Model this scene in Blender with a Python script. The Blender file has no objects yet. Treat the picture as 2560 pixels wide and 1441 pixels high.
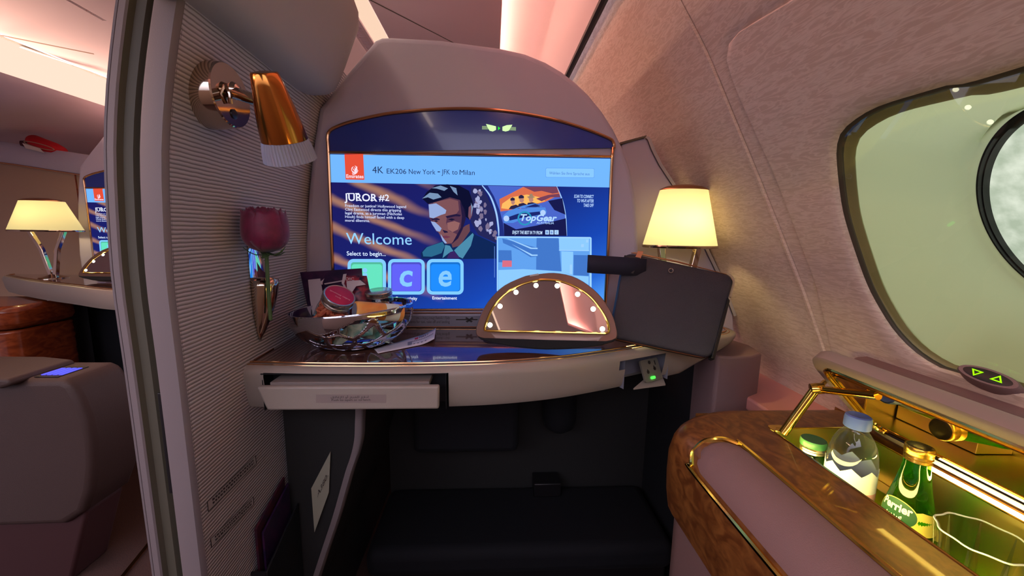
import bpy, math, random
from mathutils import Vector, Matrix
random.seed(7)
pi = math.pi; sin = math.sin; cos = math.cos
SC = bpy.context.scene; COL = SC.collection
# ------------------------------------------------------------------ camera
FPX = 960.0; CAMZ = 1.10
def nrm(v): return Vector(v).normalized()
_d = nrm((-50, -140, FPX))
_dn = nrm((-110, (50*110+FPX*FPX)/140.0, FPX))
_x = _dn.cross(_d)
RW = (_x, _d, -_dn)
def ray(px, py):
    c = Vector(((px-1280)/FPX, (py-720.5)/FPX, 1.0))
    return Vector((RW[0].dot(c), RW[1].dot(c), RW[2].dot(c)))
def at(px, py, X=None, Y=None, Z=None):
    """point of the photograph on a real plane of the cabin"""
    r = ray(px, py)
    t = X/r.x if X is not None else (Y/r.y if Y is not None else (Z-CAMZ)/r.z)
    p = r*t; p.z += CAMZ
    return p
def itp(tab, z):
    if z <= tab[0][0]: return tab[0][1]
    for (a, b), (c, e) in zip(tab, tab[1:]):
        if z <= c: return b+(e-b)*(z-a)/(c-a)
    return tab[-1][1]
def smooth_tab(tab, lo, hi, n=60, k=2):
    t = [(lo+(hi-lo)*i/n, itp(tab, lo+(hi-lo)*i/n)) for i in range(n+1)]
    for _ in range(k):
        t = [t[0]]+[(t[i][0], (t[i-1][1]+t[i][1]*2+t[i+1][1])/4) for i in range(1, n)]+[t[-1]]
    return t
XDT = smooth_tab([(0, -.443), (.9, -.445), (1.03, -.447), (1.19, -.436), (1.276, -.422), (1.383, -.396), (1.75, -.285)], 0, 1.75)
XWT = smooth_tab([(0, .84), (.5, .85), (.7, .815), (.835, .752), (.99, .676), (1.201, .561), (1.35, .477), (1.46, .416), (1.551, .352), (1.76, .205)], 0, 1.76, 80)
def XD(z, y=.56): return itp(XDT, z)-.018*(y-.56)/.42
def XW(z): return itp(XWT, z)
def hit(px, py, g):
    r = ray(px, py); o = Vector((0, 0, CAMZ)); prev = None
    for i in range(900):
        t = .1+i*.006; v = g(o+r*t)
        if prev is not None and prev*v <= 0:
            a, b, va = t-.006, t, prev
            for _ in range(30):
                m = (a+b)/2; vm = g(o+r*m)
                if va*vm <= 0: b = m
                else: a, va = m, vm
            return o+r*a
        prev = v
    raise ValueError((px, py))
def dv(px, py, off=0): return hit(px, py, lambda p: p.x-XD(p.z, p.y)-off)
def wl(px, py, off=0): return hit(px, py, lambda p: p.x-XW(p.z)+off)

cd = bpy.data.cameras.new('camera'); cam = bpy.data.objects.new('camera', cd); COL.objects.link(cam)
M = Matrix.Identity(4)
for i in range(3):
    M[i][0] = RW[i].x; M[i][1] = -RW[i].y; M[i][2] = -RW[i].z
M[2][3] = CAMZ
cam.matrix_world = M
cd.sensor_width = 36; cd.lens = FPX/2560*36; cd.clip_start = .01; cd.clip_end = 50
SC.camera = cam

# ------------------------------------------------------------------ materials
def lin(c): return tuple((v/255/12.92 if v/255 <= .04045 else ((v/255+.055)/1.055)**2.4) for v in c)+(1,)
MATS = {}
def P(n): return n.node_tree.nodes['Principled BSDF']
def mat(name, col, rough=.6, metal=0, spec=.5, coat=0, bump=None, var=None, trans=0, ior=1.45, sheen=0, alpha=1):
    """col: sRGB 0-255. var=(colour2, scale, stretch xyz, amount); bump=(scale, strength, stretch)"""
    m = bpy.data.materials.new(name); m.use_nodes = True; nt = m.node_tree; b = P(m)
    b.inputs['Base Color'].default_value = lin(col); b.inputs['Roughness'].default_value = rough
    b.inputs['Metallic'].default_value = metal; b.inputs['Specular IOR Level'].default_value = spec
    b.inputs['Coat Weight'].default_value = coat; b.inputs['Coat Roughness'].default_value = .04
    b.inputs['Transmission Weight'].default_value = trans; b.inputs['IOR'].default_value = ior
    b.inputs['Sheen Weight'].default_value = sheen; b.inputs['Alpha'].default_value = alpha
    def coords(st):
        tc = nt.nodes.new('ShaderNodeTexCoord'); mp = nt.nodes.new('ShaderNodeMapping')
        nt.links.new(tc.outputs['Object'], mp.inputs['Vector']); mp.inputs['Scale'].default_value = st
        return mp
    if var:
        c2, sc, st, amt = var
        mp = coords(st); n = nt.nodes.new('ShaderNodeTexNoise'); n.inputs['Scale'].default_value = sc
        n.inputs['Detail'].default_value = 5; n.inputs['Distortion'].default_value = amt
        nt.links.new(mp.outputs[0], n.inputs['Vector'])
        cr = nt.nodes.new('ShaderNodeValToRGB'); cr.color_ramp.elements[0].position = .35; cr.color_ramp.elements[1].position = .65
        cr.color_ramp.elements[0].color = lin(col); cr.color_ramp.elements[1].color = lin(c2)
        nt.links.new(n.outputs['Fac'], cr.inputs['Fac']); nt.links.new(cr.outputs['Color'], b.inputs['Base Color'])
    if bump:
        sc, s, st = bump
        mp = coords(st); n = nt.nodes.new('ShaderNodeTexNoise'); n.inputs['Scale'].default_value = sc; n.inputs['Detail'].default_value = 3
        nt.links.new(mp.outputs[0], n.inputs['Vector'])
        bp = nt.nodes.new('ShaderNodeBump'); bp.inputs['Strength'].default_value = s; bp.inputs['Distance'].default_value = .002
        nt.links.new(n.outputs['Fac'], bp.inputs['Height']); nt.links.new(bp.outputs[0], b.inputs['Normal'])
    MATS[name] = m
    return m
EMC = {}
def em(col, s=1.0):
    """light-giving surface (screens, lamps, LEDs); col sRGB"""
    k = (tuple(col), s)
    if k in EMC: return EMC[k]
    m = bpy.data.materials.new('glow'); m.use_nodes = True; nt = m.node_tree; nt.nodes.clear()
    o = nt.nodes.new('ShaderNodeOutputMaterial'); e = nt.nodes.new('ShaderNodeEmission')
    e.inputs['Color'].default_value = lin(col); e.inputs['Strength'].default_value = s
    nt.links.new(e.outputs[0], o.inputs['Surface']); EMC[k] = m
    return m
def pane_mat(name, tint, gl=.06, gcol=(255, 255, 255)):
    """clear pane: straight-through transmission with a Fresnel reflection"""
    m = bpy.data.materials.new(name); m.use_nodes = True; nt = m.node_tree; nt.nodes.clear()
    o = nt.nodes.new('ShaderNodeOutputMaterial'); t = nt.nodes.new('ShaderNodeBsdfTransparent'); g = nt.nodes.new('ShaderNodeBsdfGlossy')
    mx = nt.nodes.new('ShaderNodeMixShader'); f0 = nt.nodes.new('ShaderNodeLayerWeight'); f1 = nt.nodes.new('ShaderNodeMath'); f1.operation = 'POWER'; f1.inputs[1].default_value = 4.0; f = nt.nodes.new('ShaderNodeMath'); f.operation = 'MULTIPLY_ADD'; f.inputs[1].default_value = .85; f.inputs[2].default_value = .04
    nt.links.new(f0.outputs['Facing'], f1.inputs[0]); nt.links.new(f1.outputs[0], f.inputs[0])
    t.inputs['Color'].default_value = lin(tint); g.inputs['Roughness'].default_value = .01; g.inputs['Color'].default_value = lin(gcol)
    nt.links.new(f.outputs[0], mx.inputs[0]); nt.links.new(t.outputs[0], mx.inputs[1]); nt.links.new(g.outputs[0], mx.inputs[2])
    nt.links.new(mx.outputs[0], o.inputs['Surface'])
    return m

m_cream = mat('cream_shell', (150, 137, 126), .42, bump=(900, .12, (1, 1, 1)))
m_arch = mat('arch_fabric', (188, 175, 188), .8, bump=(1400, .25, (1, 1, 1)), sheen=.1)
m_bin = mat('bin_shell', (182, 173, 170), .7, bump=(1400, .2, (1, 1, 1)))
m_ceil = mat('ceiling_panel', (226, 206, 210), .75, bump=(900, .1, (1, 1, 1)))
m_jamb = mat('jamb_shell', (122, 110, 110), .55, bump=(700, .08, (1, 1, 1)))
m_jamb2 = mat('jamb_olive', (88, 82, 68), .6)
m_dark = mat('dark_gap', (14, 13, 16), .6)
m_navy = mat('footwell_lining', (10, 11, 17), .85)  # footwell shade put into this near-black; the dark mirror lip shares it
m_foot2 = mat('footwell_grey', (34, 33, 32), .85)  # shroud grey darkened, footwell shade put into its colour
m_gold = mat('gold_trim', (232, 190, 92), .12, 1)
m_rose_gold = mat('bronze_trim', (214, 160, 116), .18, 1)
m_chrome = mat('chrome', (235, 225, 220), .05, 1)
m_smoke = mat('polished_nickel', (196, 178, 160), .08, 1)
m_wood = mat('burl_wood', (92, 50, 22), .38, coat=.15, var=((132, 84, 40), 42, (1, .6, 1), 1.8))
m_wtop = mat('walnut_top', (72, 44, 36), .10, coat=1, var=((104, 68, 56), 30, (.35, 2.6, 1), 1.2))
m_leather = mat('mauve_leather', (130, 102, 100), .6, bump=(700, .25, (1, 1, 1)))
m_pouch = mat('navy_leather', (46, 43, 52), .5, bump=(800, .5, (1, 1, 1)))
m_pouch2 = mat('black_leather', (24, 25, 28), .45, bump=(600, .4, (1, 1, 1)))
m_tan = mat('tan_leather', (196, 128, 92), .55)
m_strap = mat('navy_webbing', (26, 24, 46), .8)
m_mirror = mat('mirror_glass', (240, 236, 236), .012, 1)
m_goldmirror = mat('gold_mirror', (246, 230, 176), .02, 1)
m_tray = mat('tray_brass', (226, 204, 140), .30, 1)
m_blackplastic = mat('black_plastic', (28, 26, 28), .35)
m_greyplastic = mat('grey_plastic', (120, 118, 128), .4)
m_header = mat('hazed_header', (44, 62, 150), .15, coat=.3)  # black panel; blue camera haze painted into its base colour
m_white = mat('white_plastic', (205, 205, 200), .4)
m_paper = mat('paper', (206, 196, 200), .7)
m_ink = mat('ink', (52, 44, 44), .7)
m_inkpale = mat('pale_ink', (96, 82, 82), .7)
m_red = mat('red_print', (170, 22, 40), .5)
m_lidred = mat('red_lid', (176, 26, 74), .5)
m_lidwhite = mat('lid_print', (235, 190, 190), .6)
m_silver = mat('silver_lid', (200, 190, 180), .25, 1)
m_nut = mat('nuts', (186, 74, 58), .6, var=((226, 120, 84), 90, (1, 1, 1), 0))
m_orange = mat('orange_wrap', (226, 132, 60), .5, var=((236, 178, 92), 20, (1, 1, 1), .5))
m_bag = mat('dark_bag', (26, 22, 52), .35, var=((66, 30, 66), 38, (1, 1, 1), .8))
m_bagred = mat('bag_print', (30, 24, 58), .35, var=((170, 50, 60), 60, (1, 1, 1), .3))
m_bagwhite = mat('bag_white', (196, 178, 180), .4)
m_packet = mat('packet', (206, 216, 190), .35, var=((90, 150, 130), 50, (1, 1, 1), .6))
m_petal = mat('rose_petal', (92, 10, 46), .55, sheen=.2, var=((118, 18, 60), 60, (1, 1, 1), .2))
m_leaf = mat('rose_green', (78, 100, 58), .6)
m_carpet = mat('carpet', (78, 52, 44), .95, bump=(500, .8, (1, 1, 1)), var=((60, 40, 36), 300, (1, 1, 1), 0))
m_seat = mat('seat_leather', (62, 44, 39), .6, bump=(300, .3, (1, 1, 1)))
m_seatred = mat('seat_red', (58, 26, 26), .7)
m_cherry = mat('cherry_wood', (150, 70, 34), .25, coat=.6, var=((112, 46, 22), 20, (1, 1, 2), 1))
m_farwall = mat('far_wall', (176, 142, 118), .8, bump=(600, .2, (1, 1, 1)))
m_redsoft = mat('red_felt', (190, 22, 34), .8)
m_white_soft = mat('scarf_white', (225, 205, 195), .8)
m_maroon = mat('maroon', (70, 18, 28), .8)
m_magazine = mat('magazine', (84, 22, 30), .5, var=((40, 30, 52), 30, (1, 1, 1), .5))
def liner_mat():
    m = mat('window_liner', (192, 206, 156), .6); nt = m.node_tree; out = next(n for n in nt.nodes if n.type == 'OUTPUT_MATERIAL')
    t = nt.nodes.new('ShaderNodeBsdfTranslucent'); t.inputs['Color'].default_value = lin((206, 220, 168)); mx = nt.nodes.new('ShaderNodeMixShader'); mx.inputs[0].default_value = .13
    nt.links.new(P(m).outputs[0], mx.inputs[1]); nt.links.new(t.outputs[0], mx.inputs[2]); nt.links.new(mx.outputs[0], out.inputs[0]); return m
m_liner = liner_mat()
m_gasket = mat('window_gasket', (150, 140, 96), .5)
m_gasket2 = mat('window_edge', (176, 160, 112), .45)
m_pane = pane_mat('window_pane', (248, 250, 240))
m_glass = pane_mat('clear_glass', (240, 244, 236))
m_tumbler = pane_mat('tumbler_glass', (240, 244, 236))
def body_glass(name, tint, tcol, k):
    m = pane_mat(name, tint); nt = m.node_tree; out = next(n for n in nt.nodes if n.type == 'OUTPUT_MATERIAL'); src = out.inputs[0].links[0].from_socket
    t = nt.nodes.new('ShaderNodeBsdfTranslucent'); t.inputs['Color'].default_value = lin(tcol); mx = nt.nodes.new('ShaderNodeMixShader'); mx.inputs[0].default_value = k
    nt.links.new(src, mx.inputs[1]); nt.links.new(t.outputs[0], mx.inputs[2]); nt.links.new(mx.outputs[0], out.inputs[0]); return m
m_green_glass = body_glass('green_glass', (120, 205, 64), (90, 190, 30), .22)
m_bottle = body_glass('bottle_plastic', (232, 238, 244), (225, 232, 240), .10)
m_bluecap = mat('blue_cap', (88, 112, 178), .45)
m_greencap = mat('green_cap', (46, 104, 58), .4)
m_blackcap = mat('black_cap', (22, 16, 14), .4)
m_goldcap = mat('gold_cap', (224, 180, 74), .25, 1)
m_label = mat('green_label', (20, 74, 40), .45)
m_labelgold = mat('gold_label', (226, 206, 92), .45)
m_labelwhite = mat('white_label', (236, 236, 214), .5)
m_labelpink = mat('pink_label', (232, 170, 150), .5)
m_lampgold = mat('lamp_gold', (196, 124, 58), .14, 1)
m_clearrib = mat('ribbed_acrylic', (225, 222, 240), .12, trans=.6, ior=1.4)

def ribbed():
    m = mat('ribbed_fabric', (150, 138, 130), .85); nt = m.node_tree; b = P(m)
    tc = nt.nodes.new('ShaderNodeTexCoord'); sx = nt.nodes.new('ShaderNodeSeparateXYZ'); nt.links.new(tc.outputs['Object'], sx.inputs[0])
    nz = nt.nodes.new('ShaderNodeTexNoise'); nz.inputs['Scale'].default_value = 34; nt.links.new(tc.outputs['Object'], nz.inputs['Vector'])
    ma = nt.nodes.new('ShaderNodeMath'); ma.operation = 'MULTIPLY_ADD'; ma.inputs[1].default_value = .0022
    nt.links.new(nz.outputs['Fac'], ma.inputs[0]); nt.links.new(sx.outputs['Z'], ma.inputs[2])
    mu = nt.nodes.new('ShaderNodeMath'); mu.operation = 'MULTIPLY'; mu.inputs[1].default_value = 2*pi/.0060; nt.links.new(ma.outputs[0], mu.inputs[0])
    sn = nt.nodes.new('ShaderNodeMath'); sn.operation = 'SINE'; nt.links.new(mu.outputs[0], sn.inputs[0])
    cr = nt.nodes.new('ShaderNodeValToRGB'); cr.color_ramp.elements[0].position = -0.0; cr.color_ramp.elements[1].position = .55
    mr = nt.nodes.new('ShaderNodeMapRange'); mr.inputs[1].default_value = -1; mr.inputs[2].default_value = 1
    nt.links.new(sn.outputs[0], mr.inputs[0]); nt.links.new(mr.outputs[0], cr.inputs[0])
    cr.color_ramp.elements[0].color = lin((132, 121, 117)); cr.color_ramp.elements[1].color = lin((198, 187, 185))  # groove shading and darker thread both put into the rib colours
    nt.links.new(cr.outputs[0], b.inputs['Base Color'])
    bp = nt.nodes.new('ShaderNodeBump'); bp.inputs['Strength'].default_value = .5; bp.inputs['Distance'].default_value = .002
    nt.links.new(mr.outputs[0], bp.inputs['Height']); nt.links.new(bp.outputs[0], b.inputs['Normal'])
    return m
m_rib = ribbed()
def wallfab():
    m = mat('wall_fabric', (182, 148, 136), .8); nt = m.node_tree; b = P(m)
    tc = nt.nodes.new('ShaderNodeTexCoord'); mp = nt.nodes.new('ShaderNodeMapping'); nt.links.new(tc.outputs['Object'], mp.inputs[0])
    mp.inputs['Scale'].default_value = (30, 14, 95); mp.inputs['Rotation'].default_value = (.12, 0, 0)
    n = nt.nodes.new('ShaderNodeTexNoise'); n.inputs['Scale'].default_value = 1.6; n.inputs['Detail'].default_value = 4; n.inputs['Distortion'].default_value = 1.1
    nt.links.new(mp.outputs[0], n.inputs['Vector'])
    cr = nt.nodes.new('ShaderNodeValToRGB'); e = cr.color_ramp.elements
    e[0].position = .40; e[0].color = lin((208, 182, 164)); e[1].position = .60; e[1].color = lin((208, 182, 164))
    k = e.new(.5); k.color = lin((226, 204, 188))
    nt.links.new(n.outputs['Fac'], cr.inputs[0]); nt.links.new(cr.outputs[0], b.inputs['Base Color'])
    return m
m_wall = wallfab()
def shade_mat():
    m = bpy.data.materials.new('lamp_shade'); m.use_nodes = True; nt = m.node_tree; nt.nodes.clear()
    o = nt.nodes.new('ShaderNodeOutputMaterial'); t = nt.nodes.new('ShaderNodeBsdfTranslucent'); d = nt.nodes.new('ShaderNodeBsdfDiffuse')
    mx = nt.nodes.new('ShaderNodeMixShader'); mx.inputs[0].default_value = .45
    t.inputs['Color'].default_value = lin((166, 158, 128)); d.inputs['Color'].default_value = lin((238, 226, 170))
    e = nt.nodes.new('ShaderNodeEmission'); e.inputs['Color'].default_value = lin((255, 238, 168)); e.inputs['Strength'].default_value = .30
    ad = nt.nodes.new('ShaderNodeAddShader')
    nt.links.new(t.outputs[0], mx.inputs[1]); nt.links.new(d.outputs[0], mx.inputs[2])
    nt.links.new(mx.outputs[0], ad.inputs[0]); nt.links.new(e.outputs[0], ad.inputs[1]); nt.links.new(ad.outputs[0], o.inputs['Surface'])
    return m
m_shade = shade_mat()
def outside_mat():
    m = bpy.data.materials.new('bright_outside'); m.use_nodes = True; nt = m.node_tree; nt.nodes.clear()
    o = nt.nodes.new('ShaderNodeOutputMaterial'); e = nt.nodes.new('ShaderNodeEmission'); n = nt.nodes.new('ShaderNodeTexNoise')
    tc = nt.nodes.new('ShaderNodeTexCoord'); nt.links.new(tc.outputs['Object'], n.inputs['Vector']); n.inputs['Scale'].default_value = 40; n.inputs['Detail'].default_value = 6
    cr = nt.nodes.new('ShaderNodeValToRGB'); cr.color_ramp.elements[0].position = .35; cr.color_ramp.elements[1].position = .75
    cr.color_ramp.elements[0].color = lin((172, 184, 168)); cr.color_ramp.elements[1].color = lin((226, 232, 222))
    nt.links.new(n.outputs['Fac'], cr.inputs[0]); nt.links.new(cr.outputs[0], e.inputs['Color']); nt.links.new(e.outputs[0], o.inputs['Surface'])
    e.inputs['Strength'].default_value = 1.0
    return m

# ------------------------------------------------------------------ mesh helpers
def wloc(o):
    v = Vector((0, 0, 0))
    while o is not None: v += o.location; o = o.parent
    return v
def mk(name, geo, m, parent=None, ang=40, bevel=0, seg=3, sub=0, loc=None, matfn=None, solid=0):
    """geo: list of (verts, faces) in cabin coordinates, joined as ONE mesh object"""
    V = []; Fc = []
    for vs, fs in geo:
        b = len(V); V += [Vector(v) for v in vs]; Fc += [tuple(b+i for i in f) for f in fs]
    if parent is not None: off = wloc(parent); l = Vector((0, 0, 0))
    else:
        if loc is None:
            lo = [min(v[i] for v in V) for i in range(3)]; hi = [max(v[i] for v in V) for i in range(3)]
            loc = ((lo[0]+hi[0])/2, (lo[1]+hi[1])/2, lo[2])
        off = Vector(loc); l = off
    me = bpy.data.meshes.new(name); me.from_pydata([v-off for v in V], [], Fc)
    ms = m if isinstance(m, (list, tuple)) else [m]
    for x in ms: me.materials.append(x)
    if matfn:
        for p in me.polygons: p.material_index = matfn(p.index, p.center+off)
    me.update(); me.validate()
    if ang: me.polygons.foreach_set('use_smooth', [True]*len(me.polygons)); me.set_sharp_from_angle(angle=math.radians(ang))
    o = bpy.data.objects.new(name, me); COL.objects.link(o)
    if parent is not None: o.parent = parent
    o.location = l
    if bevel:
        bv = o.modifiers.new('bevel', 'BEVEL'); bv.width = bevel; bv.segments = seg; bv.limit_method = 'ANGLE'; bv.angle_limit = math.radians(35)
    if solid:
        so = o.modifiers.new('thickness', 'SOLIDIFY'); so.thickness = solid; so.offset = 0
    if sub:
        s = o.modifiers.new('sub', 'SUBSURF'); s.levels = sub; s.render_levels = sub
    return o
def thing(name, label, cat, loc, group=None):
    o = bpy.data.objects.new(name, None); COL.objects.link(o); o.location = loc; o.empty_display_size = .02
    return tag(o, label, cat, group)
def tag(o, label, cat, group=None, kind=None):
    o['label'] = label; o['category'] = cat
    if group: o['group'] = group
    if kind: o['kind'] = kind
    return o
def st(o, label=None, cat=None):
    o['kind'] = 'structure'
    if label: o['label'] = label; o['category'] = cat
    return o
def kids(o): return [c for c in bpy.data.objects if c.parent == o]
def dup(o, delta, label=None, group=None):
    r = o.copy(); COL.objects.link(r); r.location = o.location+Vector(delta)
    if label: r['label'] = label
    if group: r['group'] = group
    for c in kids(o):
        k = c.copy(); COL.objects.link(k); k.parent = r
        for g in kids(c):
            h = g.copy(); COL.objects.link(h); h.parent = k
    return r
def box(a, b):
    x0, y0, z0 = a; x1, y1, z1 = b
    return ([(x0, y0, z0), (x1, y0, z0), (x1, y1, z0), (x0, y1, z0), (x0, y0, z1), (x1, y0, z1), (x1, y1, z1), (x0, y1, z1)],
            [(0, 3, 2, 1), (4, 5, 6, 7), (0, 1, 5, 4), (1, 2, 6, 5), (2, 3, 7, 6), (3, 0, 4, 7)])
def xf(g, Mx): return ([Mx @ Vector(v) for v in g[0]], g[1])
def prism(pts, vec):
    n = len(pts); vec = Vector(vec); a = [Vector(p) for p in pts]
    nn = Vector((0, 0, 0))
    for i in range(n): nn += a[i].cross(a[(i+1) % n])
    if nn.dot(vec) > 0: a = a[::-1]
    return (a+[p+vec for p in a], [tuple(range(n)), tuple(range(2*n-1, n-1, -1))]+[(i, n+i, n+(i+1) % n, (i+1) % n) for i in range(n)])
def poly(pts): return ([Vector(p) for p in pts], [tuple(range(len(pts)))])
def loft(loops, closed=True, cap0=False, cap1=False):
    n = len(loops[0]); V = [Vector(p) for l in loops for p in l]; Fs = []
    for j in range(len(loops)-1):
        for i in range(n if closed else n-1):
            k = (i+1) % n
            Fs.append((j*n+i, j*n+k, (j+1)*n+k, (j+1)*n+i))
    if cap0: Fs.append(tuple(range(n-1, -1, -1)))
    if cap1: Fs.append(tuple(range((len(loops)-1)*n, len(loops)*n)))
    return (V, Fs)
def tube(path, r, n=10, closed=False):
    path = [Vector(p) for p in path]; N = len(path); loops = []
    up = Vector((0, 0, 1)); prev = None
    for i, p in enumerate(path):
        if closed: t = path[(i+1) % N]-path[i-1]
        else: t = path[min(i+1, N-1)]-path[max(i-1, 0)]
        t.normalize()
        if prev is None:
            a = t.orthogonal().normalized()
        else:
            a = (prev-t*prev.dot(t)).normalized()
        prev = a; b = t.cross(a)
        rr = r[i] if isinstance(r, (list, tuple)) else r
        loops.append([p+(a*cos(2*pi*k/n)+b*sin(2*pi*k/n))*rr for k in range(n)])
    if closed: loops.append(loops[0])
    return loft(loops, True, not closed, not closed)
def axis_m(o, d, roll=0):
    d = Vector(d).normalized(); q = d.to_track_quat('Z', 'Y')
    return Matrix.Translation(Vector(o)) @ q.to_matrix().to_4x4() @ Matrix.Rotation(roll, 4, 'Z')
def lathe(prof, n=40, Mx=None, cap0=True, cap1=True, sx=1, sy=1, ripple=None):
    loops = []
    for r, z in prof:
        l = []
        for k in range(n):
            a = 2*pi*k/n; rr = r*(1 if not ripple else 1+ripple[0]*cos(a*ripple[1]))
            l.append(Vector((rr*cos(a)*sx, rr*sin(a)*sy, z)))
        loops.append(l)
    g = loft(loops, True, cap0, cap1)
    return xf(g, Mx) if Mx else g
def spline(pts, n=8, closed=False):
    pts = [Vector(p) for p in pts]; N = len(pts); out = []
    for i in range(N if closed else N-1):
        if closed: a, b, c, d = pts[i-1], pts[i], pts[(i+1) % N], pts[(i+2) % N]
        else: a, b, c, d = pts[max(i-1, 0)], pts[i], pts[i+1], pts[min(i+2, N-1)]
        for k in range(n):
            t = k/n
            out.append(.5*((2*b)+(c-a)*t+(2*a-5*b+4*c-d)*t*t+(3*b-a-3*c+d)*t**3))
    if not closed: out.append(pts[-1])
    return out
def rr2(w, h, r, n=6):
    o = []
    for cx, cy, a0 in ((w/2-r, h/2-r, 0), (-w/2+r, h/2-r, pi/2), (-w/2+r, -h/2+r, pi), (w/2-r, -h/2+r, 1.5*pi)):
        for k in range(n+1):
            a = a0+pi/2*k/n; o.append((cx+r*cos(a), cy+r*sin(a)))
    return o
def pillow(q, th, nu=14, nv=14, crimp=0):
    """soft bag between four corners (tl,tr,br,bl), bulging th either side"""
    tl, tr, br, bl = [Vector(p) for p in q]; nm = (tr-tl).cross(bl-tl).normalized(); V = []; Fs = []
    for s in (1, -1):
        b = len(V)
        for j in range(nv+1):
            for i in range(nu+1):
                u = i/nu; v = j/nv
                p = (tl*(1-u)+tr*u)*(1-v)+(bl*(1-u)+br*u)*v
                h = (max(0, sin(pi*u))**.6)*(max(0, sin(pi*v))**.6)
                w = .12*sin(9*u+5*v)*h
                V.append(p+nm*s*th*(h+w*.6))
        for j in range(nv):
            for i in range(nu):
                a = b+j*(nu+1)+i; f = (a, a+1, a+nu+2, a+nu+1)
                Fs.append(f if s < 0 else f[::-1])
    return (V, Fs)
_font = None
def textgeo(body, place, w=None, h=None, align='l', bold=0, shear=0):
    """letters as real flat shapes. place(x,y)->3D maps the text's own plane; w,h in that plane's units"""
    cu = bpy.data.curves.new('t', 'FONT'); cu.body = body; cu.resolution_u = 3; cu.offset = bold; cu.shear = shear
    o = bpy.data.objects.new('t', cu); COL.objects.link(o)
    dg = bpy.context.evaluated_depsgraph_get(); ev = o.evaluated_get(dg); me = ev.to_mesh()
    V = [v.co.copy() for v in me.vertices]; Fs = [tuple(p.vertices) for p in me.polygons]
    ev.to_mesh_clear(); bpy.data.objects.remove(o); bpy.data.curves.remove(cu)
    if not V: return ([], [])
    x0 = min(v.x for v in V); x1 = max(v.x for v in V)
    hh = .72
    if h is None: h = w/(x1-x0)*hh
    if w is None: w = (x1-x0)*h/hh
    out = []
    for v in V:
        x = (v.x-x0)/(x1-x0)*w; y = v.y/hh*h
        if align == 'c': x -= w/2
        if align == 'r': x -= w
        out.append(place(x, y))
    return (out, Fs)
# ------------------------------------------------------------------ THE CABIN
st(mk('floor', [([(-3.6, -1.4, 0), (1.1, -1.4, 0), (1.1, 3.2, 0), (-3.6, 3.2, 0)], [(0, 1, 2, 3)])], m_carpet), 'dark brown cabin carpet under the suites', 'floor')
# window side wall: one curved skin with the raised panel and the window opening in it
wc_px = [(2089, 396), (2091, 359), (2105, 326), (2148, 291), (2202, 264), (2300, 234), (2386, 210), (2451, 200)]
wb_px = [(2097, 477), (2110, 548), (2143, 651), (2170, 721), (2202, 780), (2235, 829), (2283, 878), (2343, 916), (2419, 940)]
Ltop = [wl(*p) for p in wc_px]; Lbot = [wl(*p) for p in wb_px]
YC = .33; 
def yz(p): return (p.y, p.z)
halfc = [yz(p) for p in reversed(Ltop)]+[yz(p) for p in Lbot]           # top middle -> left -> bottom middle
zt, zb = halfc[0][1], halfc[-1][1]
cont = [(2*YC-y, z) for y, z in reversed(halfc)]+halfc                   # closed contour, mirrored about the window's own axis
ZC = (zt+zb)/2
def polar(contour, n=128):
    cp = [Vector((y-YC, z-ZC)) for y, z in contour]; out = []
    sp = spline([(p.x, p.y, 0) for p in cp], 6, True)
    for k in range(n):
        a = 2*pi*k/n; dr = Vector((cos(a), sin(a))); best = 0
        for i in range(len(sp)):
            p, q = sp[i].to_2d(), sp[(i+1) % len(sp)].to_2d(); e = q-p
            den = dr.x*e.y-dr.y*e.x
            if abs(den) < 1e-9: continue
            t = (p.x*e.y-p.y*e.x)/den; s = (p.x*dr.y-p.y*dr.x)/den
            if -1e-6 <= s <= 1+1e-6 and t > 0: best = max(best, t)
        out.append(best)
    return out
NA = 128
rw = polar(cont, NA)
def rrect_r(y0, y1, z0, z1, rad):
    pts = []
    for cy, cz, a0 in ((y1-rad, z1-rad, 0), (y0+rad, z1-rad, pi/2), (y0+rad, z0+rad, pi), (y1-rad, z0+rad, 1.5*pi)):
        for k in range(9): a = a0+pi/2*k/8; pts.append((cy+rad*cos(a), cz+rad*sin(a)))
    return pts
def polar_raw(pts, n=NA):
    out = []
    for k in range(n):
        a = 2*pi*k/n; dr = Vector((cos(a), sin(a))); best = 0
        for i in range(len(pts)):
            p = Vector((pts[i][0]-YC, pts[i][1]-ZC)); q = Vector((pts[(i+1) % len(pts)][0]-YC, pts[(i+1) % len(pts)][1]-ZC)); e = q-p
            den = dr.x*e.y-dr.y*e.x
            if abs(den) < 1e-9: continue
            t = (p.x*e.y-p.y*e.x)/den; s = (p.x*dr.y-p.y*dr.x)/den
            if -1e-6 <= s <= 1+1e-6 and t > 0: best = max(best, t)
        out.append(best)
    return out
# raised panel outline: left edge at Y .745 with a rounded top corner, top edge rising towards the viewer
pan = [(.775, .70), (.772, .843), (.748, 1.02), (.744, 1.216), (.752, 1.36), (.751, 1.405), (.744, 1.432), (.722, 1.444), (.69, 1.447), (.58, 1.436), (.40, 1.43), (.1, 1.43), (-.3, 1.43), (-.3, .70)]
rp = polar_raw(pan); ro = polar_raw([(2.6, .45), (2.6, 1.72), (-.62, 1.72), (-.62, .45)])
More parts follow.
